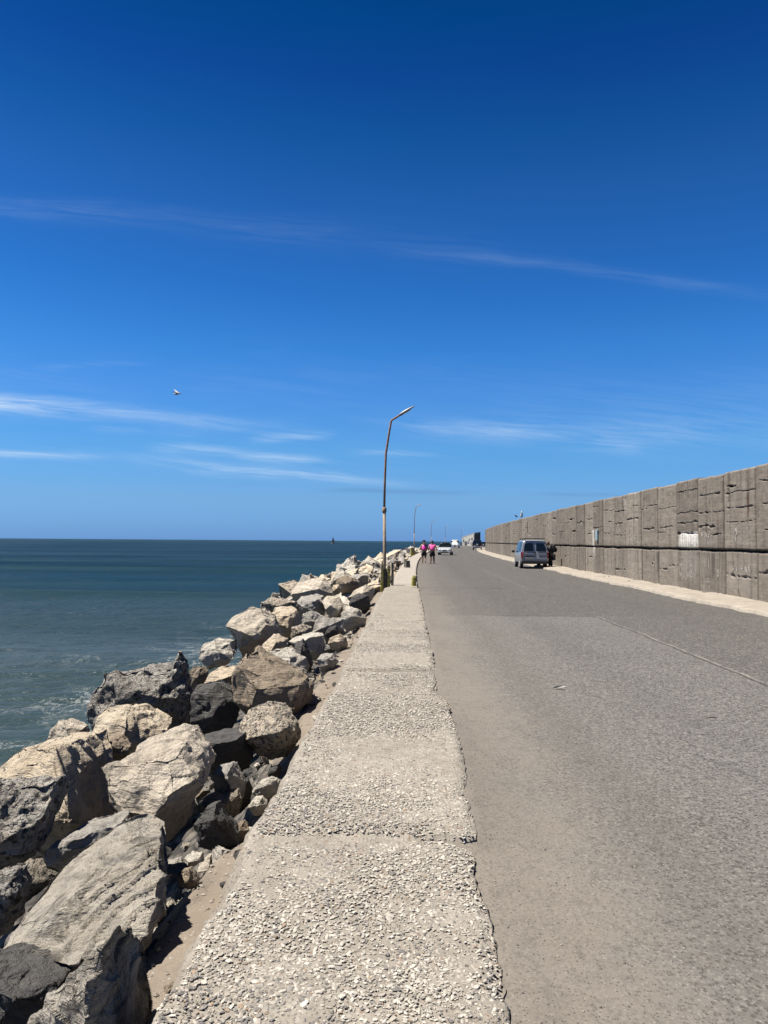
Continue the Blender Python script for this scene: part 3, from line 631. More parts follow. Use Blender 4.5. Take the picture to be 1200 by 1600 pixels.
    def scrawl(txt, s0, z0, h, w, th=.016):
        bm = bmesh.new(); cur = s0
        for chh in txt:
            if chh == ' ': cur -= w; continue
            for st in G_[chh]:
                pts = []
                for (a, b), (c, d) in zip(st[:-1], st[1:]):
                    for q in np.linspace(0, 1, 6)[:-1]: pts.append((a+(c-a)*q, b+(d-b)*q))
                pts.append(st[-1])
                for (a, b), (c, d) in zip(pts[:-1], pts[1:]):
                    if r.random() < .16: continue
                    p0 = (cur-a*w, z0+b*h); p1 = (cur-c*w, z0+d*h)
                    dx, dz = p1[0]-p0[0], p1[1]-p0[1]; ln = math.hypot(dx, dz)+1e-6; nx, nz = -dz/ln*th, dx/ln*th
                    pr = .03 + (.035 if z0 > 1.45 else 0)
                    def W3(ss, zz):
                        A_ = SURF[0 if z0 > 1.45 else 1]; i_ = int(np.argmin(np.abs(s-ss))); j_ = int(np.argmin(np.abs(A_[i_, :, 2]-zz))); return Vector((float(A_[i_, j_, 0])-.007, ss, zz))
                    add_panel(bm, [W3(p0[0]+nx, p0[1]+nz), W3(p1[0]+nx, p1[1]+nz), W3(p1[0]-nx, p1[1]-nz), W3(p0[0]-nx, p0[1]-nz)], .004, (-1, 0, 0))
            cur -= w*1.3
        o = link_mesh('graffiti', bm_mesh(bm, 'graffiti'), M_CH); o.parent = root; o.matrix_parent_inverse = Matrix.Translation(root.location).inverted()
    scrawl('CLUB', 25.75, .52, .40, .26, .014); scrawl('O', 22.55, .62, .24, .12, .018); scrawl('O', 23.3, .42, .14, .16, .011)
    scrawl('1 1', 23.5, .9, .3, .12, .014); scrawl('VN PNN', 21.55, .86, .16, .17, .012); scrawl('P', 21.2, 1.72, .34, .16, .02)
    scrawl('VNZ', 23.7, 1.85, .16, .22, .012); scrawl('Z S', 31.5, 1.75, .22, .3, .014)
make_wall()
# ------------------------------------------------------------------ rocks
def m_rock(name, a, b, dark, sc=1.0, shelly=0, strata=0, stain=.5, white=0):
    a = tuple(q*1.4 for q in a); b = tuple(q*1.4 for q in b)
    def f(g):
        v = tc(g); oi = g.node('ShaderNodeObjectInfo').outputs['Random']
        v = g.node('ShaderNodeVectorMath', operation='ADD'); g.put(v.inputs[0], tc(g)); g.put(v.inputs[1], g.comb(g.mul(oi, 17), g.mul(oi, 5), g.mul(oi, 9))); v = v.outputs[0]
        big = g.noise(v, 2.1*sc, 5, .65, .6); mid = g.noise(v, 8*sc, 6, .7, .3); fine = g.noise(v, 55*sc, 4, .75)
        c = g.mix(g.rng(big, .34, .66), a, b)
        c = g.mix(g.mul(g.rng(mid, .52, .72), .55), c, dark)
        c = g.mix(g.mul(g.rng(g.noise(v, 3.3*sc, 7, .75, 1.0), .60-.12*stain, .66-.10*stain), .75*stain), c, dark)
        c = g.mix(g.mul(g.rng(fine, .45, .75), .4), c, tuple(q*.55 for q in a))
        lay = g.noise(g.scale(v, (2.2, 2.2, 16)), 1.6*sc, 5, .65, .5)
        c = g.mix(g.mul(g.rng(lay, .5, .72), .25+.3*strata), c, tuple(q*.6 for q in b))
        c = g.mix(g.mul(g.rng(g.noise(v, 26*sc, 5, .7), .60, .68), .35), c, tuple(min(1.5, q*1.4) for q in a))
        h = g.add(g.mul(mid, 1.4), g.mul(fine, .35)); h = g.add(h, g.mul(lay, .5+1.2*strata))
        if white: c = g.mix(g.mul(g.rng(g.noise(v, 5*sc, 6, .7, .8), .52, .60), white), c, (.58, .56, .52))
        if shelly:
            x = g.xyz(g.vor(v, 34, out='Color')); d = g.vor(v, 34)
            st = g.mul(g.rng(x[0], .45, .55), g.rng(d, .45, .62, 1, 0))
            c = g.mix(g.mul(st, .85*shelly), c, g.mix(x[1], (.40, .35, .29), (.62, .57, .49))); h = g.add(h, g.mul(st, 1.6*shelly))
            c = g.mix(g.mul(g.rng(x[2], .2, .1), .8), c, (.045, .04, .036))
        # seams and cracks
        ck = g.vor(g.mix(.12, v, g.node('ShaderNodeTexNoise').outputs['Color']), 2.6*sc, 'DISTANCE_TO_EDGE')
        ckm = g.mul(g.rng(g.add(ck, g.mul(g.sub(mid, .5), .10)), 0, .010, 1, 0), g.rng(big, .5, .6, 0, .5))
        c = g.mix(ckm, c, tuple(q*.45 for q in dark)); h = g.add(h, g.mul(ckm, -1.6))
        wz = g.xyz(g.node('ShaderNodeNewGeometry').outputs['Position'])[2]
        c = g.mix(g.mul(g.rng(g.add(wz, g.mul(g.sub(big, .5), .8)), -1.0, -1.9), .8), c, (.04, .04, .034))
        g.put(g.b.inputs['Base Color'], c); g.b.inputs['Roughness'].default_value = .82; g.b.inputs['Specular IOR Level'].default_value = .3
        g.put(g.b.inputs['Normal'], g.bump(h, 1.0, .05/sc))
    return mat(name, f)
RM = dict(
    tan=m_rock('tan_stone', (.62, .51, .37), (.76, .655, .51), (.16, .12, .08), strata=.7, stain=.25),
    tang=m_rock('tan_grey_stone', (.58, .505, .405), (.74, .66, .545), (.09, .075, .058), strata=.5, stain=.6),
    grey=m_rock('grey_stone', (.38, .355, .32), (.56, .525, .47), (.07, .064, .058), strata=.3, stain=.5, white=.35),
    pale=m_rock('pale_stone', (.58, .535, .46), (.74, .69, .60), (.14, .125, .108), strata=.5, stain=.3),
    brown=m_rock('brown_stone', (.30, .235, .17), (.44, .36, .265), (.07, .054, .040), strata=.4, stain=.55),
    dark=m_rock('dark_stone', (.075, .072, .072), (.13, .125, .118), (.04, .04, .04), strata=.6, stain=.3),
    blotch=m_rock('black_and_white_conglomerate', (.20, .185, .165), (.58, .54, .48), (.035, .033, .031), shelly=.45, stain=.75, white=.8),
    shell=m_rock('shelly_conglomerate', (.50, .425, .33), (.64, .555, .44), (.16, .13, .10), shelly=.9, stain=.2),
    slate=m_rock('layered_slab_stone', (.37, .33, .275), (.60, .55, .465), (.075, .064, .050), strata=.6, stain=.95, white=.3),
)
def remesh(me, vox, smooth=2):
    o = bpy.data.objects.new('t', me); COL.objects.link(o)
    a = o.modifiers.new('r', 'REMESH'); a.mode = 'VOXEL'; a.voxel_size = vox; a.use_smooth_shade = True
    if smooth: b = o.modifiers.new('s', 'SMOOTH'); b.iterations = smooth; b.factor = .35
    dg = bpy.context.evaluated_depsgraph_get(); n = bpy.data.meshes.new_from_object(o.evaluated_get(dg))
    bpy.data.objects.remove(o); bpy.data.meshes.remove(me)
    return n
def refine(me, target):
    """split long edges until the faceted hull is dense, keeping its creases razor sharp"""
    bm = bmesh.new(); bm.from_mesh(me); bmesh.ops.triangulate(bm, faces=bm.faces[:]); bm.verts.ensure_lookup_table()
    V = np.array([v.co[:] for v in bm.verts]); T = np.array([[v.index for v in f.verts] for f in bm.faces]); bm.free(); bpy.data.meshes.remove(me)
    for _ in range(14):
        E = np.stack([T, np.roll(T, -1, 1)], -1); Es = np.sort(E.reshape(-1, 2), 1)
        U, inv = np.unique(Es, axis=0, return_inverse=True); inv = inv.reshape(-1, 3)
        L = np.linalg.norm(V[U[:, 0]]-V[U[:, 1]], axis=1); mk = L > target
        if not mk.any(): break
        # a split longest edge keeps the triangles well shaped
        lt = L[inv]; lm = np.argmax(lt, 1); need = mk[inv].any(1); mk2 = mk.copy(); mk2[inv[need, lm[need]]] = True
        mk = mk2; idx = np.full(len(U), -1); idx[mk] = len(V)+np.arange(mk.sum()); V = np.concatenate([V, (V[U[mk, 0]]+V[U[mk, 1]])/2])
        M = idx[inv]; c = (M >= 0).sum(1); out = [T[c == 0]]
        t, m = T[c == 3], M[c == 3]
        for tri in ((t[:, 0], m[:, 0], m[:, 2]), (m[:, 0], t[:, 1], m[:, 1]), (m[:, 2], m[:, 1], t[:, 2]), (m[:, 0], m[:, 1], m[:, 2])): out.append(np.stack(tri, 1))
        t, m = T[c == 1], M[c == 1]
        if len(t):
            r_ = np.argmax(m >= 0, 1)[:, None]; t = np.take_along_axis(t, (np.arange(3)+r_) % 3, 1); m = np.take_along_axis(m, (np.arange(3)+r_) % 3, 1)
            out += [np.stack((t[:, 0], m[:, 0], t[:, 2]), 1), np.stack((m[:, 0], t[:, 1], t[:, 2]), 1)]
        t, m = T[c == 2], M[c == 2]
        if len(t):
            r_ = (np.argmax(m < 0, 1)[:, None]+1) % 3; t = np.take_along_axis(t, (np.arange(3)+r_) % 3, 1); m = np.take_along_axis(m, (np.arange(3)+r_) % 3, 1)
            out += [np.stack((m[:, 0], t[:, 1], m[:, 1]), 1), np.stack((t[:, 0], m[:, 0], m[:, 1]), 1), np.stack((t[:, 0], m[:, 1], t[:, 2]), 1)]
        T = np.concatenate(out)
    return mesh_np('boulder', V, T)
def displace(me, size, rough, kind, seed, strata_dir):
    n = len(me.vertices); v = np.empty(n*3, np.float32); me.vertices.foreach_get('co', v); v = v.reshape(-1, 3).astype(float)
    nr = np.empty(n*3, np.float32); me.vertices.foreach_get('normal', nr); nr = nr.reshape(-1, 3)
    q = v/size; o3 = seed*3.77
    q = q@ROTM
    wq = q+.10*np.stack([vnoise(q*1.7+o3+k*9, seed+k) for k in range(3)], 1)
    d = .026*facet(wq*2.4+o3, seed)+.026*facet(wq@ROTM*5.3+o3, seed+1)+.020*facet(wq@ROTM.T*11+o3, seed+2)-.03
    fine = fbm(wq*6.5+o3, 4, seed+7, .62)
    if kind == 'lumpy':
        d = d+.055*fbm(wq*4.2, 4, seed+1, .6)+.05*np.minimum(0, fbm(wq*8, 3, seed+2, .6))
    elif kind == 'slab':
        k = (wq@strata_dir)*12+1.3*fbm(wq*1.5, 3, seed+3)+.5*facet(wq*6, seed+9); fr = k-np.floor(k)
        m = np.clip(fbm(wq*1.2+5, 3, seed+5)*3+.3, 0, 1)
        d = d*.6+.036*m*(fr**5)+.012*m*facet(wq*17, seed+8)+.020*fine*m+.009*fine
    else:
        k = (wq@strata_dir)*7+1.1*fbm(wq*2, 3, seed+3); fr = k-np.floor(k)
        m = np.clip(fbm(wq*1.6+5, 3, seed+5)*2.5+.25, 0, 1)
        rd = fbm(wq*3.1, 4, seed+4, .55, True)
        d = d+.016*m*fr**2+.012*np.clip(rd, -1, .35)+.015*fine
    v = v+nr*(d*size*rough)[:, None]
    me.vertices.foreach_set('co', v.astype(np.float32).ravel()); me.update()
    me.polygons.foreach_set('use_smooth', np.ones(len(me.polygons), bool))
    return me
def hull_bm(pts, r, chips=5):
    bm = bmesh.new(); vs = [bm.verts.new(p) for p in pts]
    res = bmesh.ops.convex_hull(bm, input=vs)
    junk = list({e for e in res['geom_interior']+res['geom_unused'] if isinstance(e, bmesh.types.BMVert)})
    bmesh.ops.delete(bm, geom=junk, context='VERTS')
    c = sum((v.co for v in bm.verts), Vector())/len(bm.verts); size = max((v.co-c).length for v in bm.verts)
    for _ in range(chips):                       # knock fractured corners off
        if len(bm.verts) < 4: break
        vv = r.choice(list(bm.verts)); dirv = (vv.co-c); L = dirv.length
        n = (dirv.normalized()+Vector((r.uniform(-.5, .5), r.uniform(-.5, .5), r.uniform(-.5, .5)))).normalized()
        co = vv.co-n*size*r.uniform(.03, .10)
        g_ = bmesh.ops.bisect_plane(bm, geom=bm.verts[:]+bm.edges[:]+bm.faces[:], plane_co=co, plane_no=n, clear_outer=True)
        ed = [e for e in g_['geom_cut'] if isinstance(e, bmesh.types.BMEdge)]
        if ed: bmesh.ops.holes_fill(bm, edges=[e for e in bm.edges if e.is_boundary], sides=0)
    return bm, size
HERO = []
def hero(label, D, mt, outline, ridges=(), kind='block', T=.8, rough=1.0, extra=None, chips=4, root=.25, lean=0.0, group=None):
    """outline: silhouette corners (px,py[,dd]) of the photograph at distance D (+dd); ridges: nearer corners."""
    i = len(HERO); r = random.Random(100+i)
    def mk(outline, ridges, T):
        pts = []; cxp = sum(o[0] for o in outline)/len(outline); y0 = min(o[1] for o in outline); y1 = max(o[1] for o in outline)
        w3 = (max(o[0] for o in outline)-min(o[0] for o in outline))/F*D; thick = T*w3
        for o in outline:
            dd = (o[2] if len(o) > 2 else 0)+lean*((y1-o[1])/(y1-y0+1e-6)-.5)
            pts.append(P(o[0], o[1], D+dd))
        c = sum(pts, Vector())/len(pts)
        front = list(pts)
        for o in ridges: pts.append(P(o[0], o[1], D+o[2]))
        for p in front:                            # the far side of the stone, a little smaller than its outline
            pts.append(c+(p-c)*r.uniform(.62, .84)+Vector((0, thick*r.uniform(.75, 1.05), 0)))
        zmin = min(p.z for p in front)
        for p in front:                            # bedded into the pile
            if p.z < c.z-.15*(max(q.z for q in front)-zmin):
                pts.append(Vector((c.x+(p.x-c.x)*.75, p.y+thick*.45, p.z-root*w3)))
        return pts
    pts = mk(outline, ridges, T)
    bm, size = hull_bm(pts, r, chips)
    me = bpy.data.meshes.new('boulder'); bm.to_mesh(me); bm.free()
    if extra:
        b3 = bmesh.new(); b3.from_mesh(me)
        for (eo, er, eT) in extra:
            e2, _ = hull_bm(mk(eo, er, eT), r, 1); tmp = bpy.data.meshes.new('t'); e2.to_mesh(tmp); e2.free(); b3.from_mesh(tmp); bpy.data.meshes.remove(tmp)
        b3.to_mesh(me); b3.free()
    me = refine(me, max(size/46, D*.0026, .008)) if kind != 'lumpy' else remesh(me, max(size/60, D*.0018, .007), 1)
    co = np.empty(len(me.vertices)*3, np.float32); me.vertices.foreach_get('co', co); co = co.reshape(-1, 3)
    c = co.mean(0); c[2] = co[:, 2].min(); co = co-c; me.vertices.foreach_set('co', co.ravel())
    sdv = np.array(Vector((r.uniform(-.6, .6), r.uniform(-.6, .6), r.uniform(.4, 1))).normalized())
    if kind == 'slab': sdv = np.array(Vector((.75, -.3, .55)).normalized())
    displace(me, size*1.6, rough, kind, 50+i, sdv)
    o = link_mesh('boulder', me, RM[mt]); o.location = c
    tag(o, label, 'boulder', group or 'boulders of the sea defence')
    HERO.append(o); return o

def build_heroes():
    h = hero
    h('sharply pointed upright slab at the very bottom of the pile, pale edge and dark face', 2.62, 'slate', [(194, 1439, .02), (139, 1483, .0), (92, 1534, .05), (36, 1612, .1), (20, 1700, .1), (250, 1700, .22), (240, 1553, .25), (221, 1487, .2)],
      [(156, 1482, -.12), (142, 1534, -.16), (132, 1600, -.16), (126, 1690, -.14)], T=.35, chips=1)
    h('big slanting grey slab with flaking layers, largest boulder beside the bottom of the pavement', 3.62, 'slate', [(150, 1308, .45), (172, 1302, .45), (222, 1304, .4), (272, 1320, .28), (277, 1342, .25), (264, 1406, .0), (222, 1478, -.35), (106, 1509, -.42), (4, 1483, -.25), (37, 1421, .05), (70, 1377, .2), (110, 1333, .38)],
      [(255, 1345, .08), (240, 1420, -.18), (120, 1400, -.12)], kind='slab', T=.55, chips=2, rough=1.0)
    h('low rough ridge of rock lying behind the big flaking slab', 4.7, 'grey', [(66, 1330), (90, 1312), (150, 1296), (185, 1291), (196, 1302), (190, 1320), (110, 1350), (70, 1358)], [(120, 1318, -.15)], T=.8)
    h('angular boulder at the left edge, tan lit face and a sheer black face', 5.5, 'tan', [(-60, 1225), (0, 1190, .1), (33, 1157, .3), (62, 1162, .3), (125, 1158, .35), (148, 1190, .35), (158, 1240, .3), (166, 1298, .2), (110, 1320), (0, 1320), (-70, 1290)],
      [(86, 1162, -.05), (102, 1230, -.35), (112, 1285, -.4), (20, 1260, -.2)], T=.7, chips=1)
    h('dark pitted lumpy boulder cut by the left edge of the view', 4.6, 'blotch', [(-70, 1240), (-30, 1222), (0, 1222), (40, 1226), (78, 1227), (80, 1245), (73, 1267), (60, 1300), (40, 1327), (0, 1356), (-60, 1370)], [(25, 1260, -.25), (0, 1320, -.2)], kind='lumpy', T=.8)
    h('small black pitted rock low at the left edge', 4.0, 'blotch', [(-50, 1372), (0, 1364), (26, 1360), (38, 1391), (33, 1424), (10, 1450), (-50, 1470)], [(5, 1395, -.12)], kind='lumpy', T=.9)
    h('dark boulder in shadow in the bottom corner beneath the flaking slab', 3.1, 'dark', [(-60, 1525), (0, 1514), (60, 1528), (100, 1535), (95, 1580), (70, 1660), (-60, 1700)], [(20, 1560, -.15), (60, 1560, -.1)], T=.8)
    h('large tan boulder with a bright leaning face in the middle of the near pile', 5.25, 'tang', [(156, 1199, .1), (181, 1190, .15), (216, 1164, .25), (238, 1147, .35), (264, 1141, .4), (290, 1149, .4), (312, 1175, .35), (328, 1197, .3), (326, 1232, .2), (304, 1254, .15), (258, 1296, .1), (235, 1311, .1), (183, 1298, .1), (161, 1245, .05)],
      [(165, 1232, -.08), (200, 1262, -.2), (236, 1272, -.22), (270, 1240, -.15), (310, 1218, 0), (292, 1180, .12), (262, 1170, .1)], T=.85, chips=2)
    h('brown rock wedged between two tan boulders near the left edge', 6.6, 'brown', [(128, 1162), (150, 1155), (180, 1153), (203, 1170), (196, 1186), (170, 1196), (140, 1192)], [(168, 1168, -.12)], kind='lumpy', T=.9)
    h('small peaked rock against the water at the left', 8.4, 'tang', [(73, 1162), (77, 1142), (92, 1126, .1), (105, 1130, .1), (130, 1138), (132, 1160), (110, 1172), (80, 1170)], [(102, 1135, -.1), (108, 1158, -.2)], T=.8, chips=1)
    h('tan wedge shaped rock in front of the horned dark boulder', 7.7, 'tan', [(133, 1158), (150, 1119, .1), (170, 1104, .2), (186, 1101, .25), (208, 1106, .3), (235, 1122, .3), (263, 1140, .25), (240, 1160), (206, 1172), (160, 1178)], [(199, 1108, 0), (196, 1135, -.25), (189, 1168, -.32)], T=.7, chips=1)
    h('flat dark slate slab beneath the shelly boulder', 6.7, 'dark', [(300, 1158), (318, 1154, .1), (392, 1138, .3), (397, 1150, .3), (398, 1186, .2), (350, 1196), (312, 1185), (303, 1172)], [(368, 1156, -.1), (340, 1162, -.1)], T=.6, chips=1, rough=.6)
    h('rough shelly conglomerate boulder next to the pavement edge', 6.75, 'shell', [(353, 1138), (370, 1121), (399, 1116), (417, 1097, .15), (447, 1107, .2), (470, 1128, .2), (476, 1145, .15), (450, 1167), (421, 1170), (395, 1156), (360, 1150)], [(410, 1120, -.15), (440, 1140, -.2)], kind='lumpy', T=.8, rough=.7)
    h('broad brown boulder with a pale top corner beside the sand strip', 8.3, 'brown', [(355, 1080), (362, 1052), (370, 1028, .2), (384, 1016, .25), (428, 1039, .3), (483, 1056, .3), (498, 1079, .4), (494, 1097, .3), (469, 1118, .1), (430, 1122), (375, 1116), (358, 1100)],
      [(372, 1040, -.1), (400, 1075, -.3), (470, 1068, -.12), (462, 1112, -.2), (390, 1105, -.25)], T=.8, chips=1)
    h('smooth tan slab tilted up behind the broad brown boulder', 9.3, 'tan', [(316, 1068), (325, 1050, .1), (340, 1040, .2), (372, 1034, .3), (376, 1050), (362, 1080), (330, 1085)], [(350, 1060, -.1)], T=.7, chips=1)
    h('dark shaded boulder between the horned boulder and the brown one', 8.6, 'dark', [(296, 1086), (308, 1072), (340, 1066), (372, 1080), (374, 1120), (352, 1150), (310, 1158), (294, 1130)], [(322, 1085, -.12), (335, 1120, -.2)], T=.9)
    h('big black and white pitted boulder with a horn shaped knob on top', 9.8, 'blotch', [(133, 1160), (135, 1101), (146, 1072), (160, 1048), (179, 1040), (227, 1040), (258, 1044), (289, 1066), (298, 1092), (297, 1141), (260, 1165), (180, 1170)],
      [(200, 1080, -.35), (250, 1090, -.4), (160, 1110, -.2)], kind='lumpy', T=.8, chips=3, rough=1.15,
      extra=[([(256, 1075), (262, 1034), (268, 1016), (280, 1008), (293, 1016), (296, 1075)], [(278, 1035, -.15)], .9)])
    h('small brown rock peeping out behind the horned boulder', 12.3, 'brown', [(293, 1052), (300, 1042), (315, 1039), (324, 1050), (322, 1072), (296, 1076)], [(308, 1056, -.1)], T=.9)
    h('pale mottled boulder at the outer edge against the water', 13.0, 'pale', [(308, 1020), (318, 1006, .1), (335, 996, .2), (364, 1000, .3), (372, 1018, .3), (366, 1032), (348, 1037), (324, 1041), (312, 1032)], [(338, 1015, -.15), (345, 1030, -.15)], T=.8)
    h('rounded grey boulder with a dark undercut base, highest in the outer row', 13.9, 'tang', [(352, 978), (362, 966, .1), (375, 958, .2), (388, 945, .35), (409, 948, .4), (431, 963, .4), (440, 983, .35), (436, 998, .3), (415, 1014, .1), (401, 1016, .05), (372, 1017), (364, 990)],
      [(372, 985, -.25), (400, 998, -.35), (418, 975, -.1)], T=.8, chips=2)
    h('tan block with a flat sunlit top behind the rounded grey boulder', 15.2, 'tan', [(418, 962), (428, 950, .2), (450, 946, .3), (466, 950, .3), (474, 972, .2), (470, 990), (442, 992)], [(452, 962, -.2), (450, 985, -.25)], T=.8)
    h('long heap of crumbling pale shelly rock on the outer row', 17.5, 'shell', [(404, 952), (406, 940), (420, 934), (440, 937), (462, 940), (470, 955), (440, 962), (412, 960)], [(435, 946, -.2)], kind='lumpy', T=.8)
    h('large flat-topped pinkish slab crowning the outer edge of the pile', 22.0, 'tang', [(453, 930), (456, 918, .1), (462, 911, .5), (484, 904, .9), (508, 901, 1.1), (517, 914, .9), (521, 928, .6), (500, 936), (457, 939)], [(497, 920, -.3), (500, 932, -.3), (456, 928, -.2)], T=.9, chips=0, rough=.6)
    h('grey boulder with a black hollowed side just below the pinkish slab', 18.7, 'grey', [(460, 940), (470, 931, .2), (490, 928, .3), (506, 930, .3), (513, 948, .2), (506, 962), (480, 964), (464, 955)], [(494, 938, -.3), (492, 958, -.3), (470, 948, -.2)], T=.9, chips=1)
    h('smooth five-sided grey block tilted towards the viewer', 18.3, 'tang', [(502, 940, .2), (510, 930, .3), (530, 930, .4), (538, 944, .3), (530, 955), (518, 962), (508, 952)], [(516, 946, -.1)], T=.8, chips=0, rough=.5)
    h('brown boulder with curving layers near the lamp post', 26.0, 'brown', [(524, 912), (526, 902), (540, 898), (556, 904), (562, 916), (552, 926), (534, 924)], [(540, 912, -.3)], kind='slab', T=.8)
    h('small tan cube shaped rock below the layered brown boulder', 23.6, 'tan', [(517, 926), (520, 914), (530, 912), (534, 920), (530, 928)], [(526, 920, -.2)], T=.9, chips=1)
    h('long pale leaning slab below the layered brown boulder', 22.6, 'tang', [(541, 934), (552, 922), (572, 912), (586, 918), (586, 932), (570, 942), (550, 944)], [(566, 928, -.3)], T=.7, chips=1)
    h('dark cracked rock in front of the long leaning slab', 20.8, 'dark', [(543, 944), (548, 932), (562, 926), (576, 930), (580, 946), (566, 956), (550, 954)], [(560, 938, -.25)], T=.9)
    h('white furrowed slab close to the pavement edge', 18.0, 'pale', [(530, 968), (536, 954), (548, 948), (562, 952), (574, 966), (572, 976), (552, 980), (536, 978)], [(552, 964, -.2)], kind='slab', T=.7)
    h('small shelly cube of rock in the middle of the pile', 14.7, 'shell', [(453, 998), (456, 980), (470, 975), (486, 978), (488, 994), (470, 1002)], [(470, 988, -.15)], T=.9, chips=1)
    h('grey knobbly rock resting behind the small shelly cube', 16.3, 'grey', [(468, 976), (474, 958), (488, 954), (506, 962), (510, 978), (492, 986)], [(488, 970, -.15)], T=.9)
    h('grey split rock with a black triangular face', 15.6, 'grey', [(486, 990), (492, 970), (506, 964), (534, 968), (538, 986), (520, 994), (500, 996)], [(512, 978, -.2), (498, 984, -.25)], T=.8, chips=1)
    h('white topped block with a dark vertical front', 13.2, 'pale', [(450, 1002), (462, 994, .2), (486, 987, .3), (508, 990, .3), (512, 1006, .2), (508, 1022), (482, 1022), (456, 1014)], [(486, 998, -.2), (486, 1016, -.25)], T=.7, chips=1)
    h('tan roof shaped rock in the middle of the pile', 13.0, 'tan', [(400, 1022), (412, 1004, .1), (428, 989, .2), (450, 998, .2), (456, 1014, .1), (446, 1026), (412, 1032)], [(432, 1002, -.15), (420, 1022, -.2)], T=.8, chips=1)
    h('pale cream boulder with a ragged dark notch at its right', 11.4, 'pale', [(402, 1036), (414, 1018, .1), (440, 1010, .2), (458, 1014, .2), (478, 1028, .2), (488, 1044, .2), (476, 1056), (440, 1052), (412, 1050)], [(440, 1024, -.15), (452, 1046, -.2)], T=.8)
    h('dark twisted rock leaning beside the cream boulder', 11.8, 'dark', [(452, 1024), (462, 1004, .1), (474, 996, .2), (484, 1012, .2), (490, 1040, .2), (480, 1054), (462, 1046)], [(470, 1020, -.15)], T=.8)
    h('small white topped stone alone on the sand next to the pavement', 10.8, 'grey', [(493, 1030), (502, 1022, .1), (520, 1022, .2), (529, 1034, .2), (520, 1043), (498, 1044)], [(513, 1028, -.08), (512, 1040, -.1)], T=.8, chips=1)
    h('flat rust coloured stone half buried next to the pavement', 12.9, 'tan', [(511, 1006), (516, 996), (530, 991), (542, 996), (545, 1008), (530, 1014)], [(528, 1003, -.1)], T=.8)
    h('dark knobbly stone above the rust coloured flat one', 15.0, 'dark', [(506, 992), (512, 980), (524, 977), (534, 984), (532, 996), (516, 998)], [(520, 986, -.12)], kind='lumpy', T=.9)
    h('grey boulder with one sunlit corner behind the shadowed hollow', 5.95, 'grey', [(330, 1206), (342, 1195, .1), (365, 1190, .2), (385, 1219, .2), (384, 1242, .15), (350, 1262), (332, 1240)], [(358, 1205, -.02), (352, 1228, -.15)], T=.8, chips=1)
    h('dark triangular rock in the shadow right of the large tan boulder', 5.1, 'dark', [(300, 1290), (320, 1262), (338, 1254), (352, 1275), (372, 1316), (352, 1326), (310, 1322)], [(334, 1280, -.12)], T=.7, chips=1)
    h('pale splintered stone lying by the shadowed hollow near the pavement', 6.0, 'pale', [(392, 1236), (402, 1222), (424, 1214), (442, 1220), (436, 1236), (415, 1244), (398, 1248)], [(416, 1228, -.05)], kind='slab', T=.5)
    h('small black flat stone in shade against the pavement side', 6.7, 'dark', [(417, 1212), (420, 1200), (436, 1194), (442, 1206), (430, 1217)], [(430, 1205, -.05)], T=.7, chips=1)
    h('flat chalky stone lying on the sand beside the big flaking slab', 4.35, 'pale', [(278, 1350), (292, 1337, .05), (318, 1334, .1), (327, 1342, .1), (306, 1354), (288, 1358)], [(302, 1346, -.04)], T=.5, root=.1)
    h('small brown broken stone on the sand beside the big flaking slab', 4.12, 'brown', [(276, 1376), (282, 1362), (296, 1357), (312, 1384), (300, 1390), (280, 1388)], [(294, 1374, -.06)], T=.8, root=.1)
    h('dark broken rock at the edge of the sand below the hollow', 5.6, 'brown', [(356, 1304), (364, 1290), (380, 1284), (391, 1296), (386, 1314), (368, 1320)], [(372, 1300, -.06)], T=.8)
    h('pale cobble against the pavement side above the sand patch', 5.75, 'pale', [(386, 1262), (394, 1250), (410, 1246), (418, 1258), (410, 1270), (394, 1272)], [(402, 1258, -.05)], T=.8)
build_heroes()

# weathered library rocks for the long run of the pile
def lib_rock(i, res):
    r = random.Random(900+i); pts = []
    for _ in range(10):
        v = Vector((r.gauss(0, 1), r.gauss(0, 1), r.gauss(0, 1))).normalized()
        pts.append(Vector((v.x*.62*r.uniform(.8, 1.15), v.y*.5*r.uniform(.8, 1.15), v.z*.42*r.uniform(.8, 1.2))))
    bm, size = hull_bm(pts, r, 5); me = bpy.data.meshes.new('boulder'); bm.to_mesh(me); bm.free()
    me = refine(me, size/res*1.5)
    sdv = np.array(Vector((r.uniform(-1, 1), r.uniform(-1, 1), r.uniform(.2, 1))).normalized())
    return displace(me, size*1.6, 1.0, ['block', 'block', 'slab', 'lumpy'][i % 4], 700+i, sdv)
RK = ['tan', 'pale', 'grey', 'tang', 'slate', 'pale', 'grey', 'slate', 'dark', 'shell', 'grey', 'pale']
LIB = [lib_rock(i, 26) for i in range(12)]; LIBS = [lib_rock(i, 9) for i in range(12)]
for i in range(12): LIB[i].materials.append(RM[RK[i]]); LIBS[i].materials.append(RM[RK[i]])
def pile_top(t, s):           # crest of the heap
    c = np.interp(t, [-9, -7.5, -6, -4.5, -3, -2, -1.2, -.9], [-2.9, -2.4, -1.65, -.85, -.15, -.02, -.1, -.25])
    return c
CN = dict(tan='tan', pale='cream', grey='plain grey', tang='sandy grey', slate='layered grey', dark='near-black', shell='shelly')
def describe(i, sz, t, s, lo, hi, places):
    size = 'small' if sz < lo else 'large' if sz > hi else 'medium'
    across = 'next to the pavement' if t > -2.5 else 'mid-heap' if t > -4.4 else 'on the water side'
    return '%s %s boulder %s, %s' % (size, CN[RK[i]], across, next(p for q, p in places if s < q))
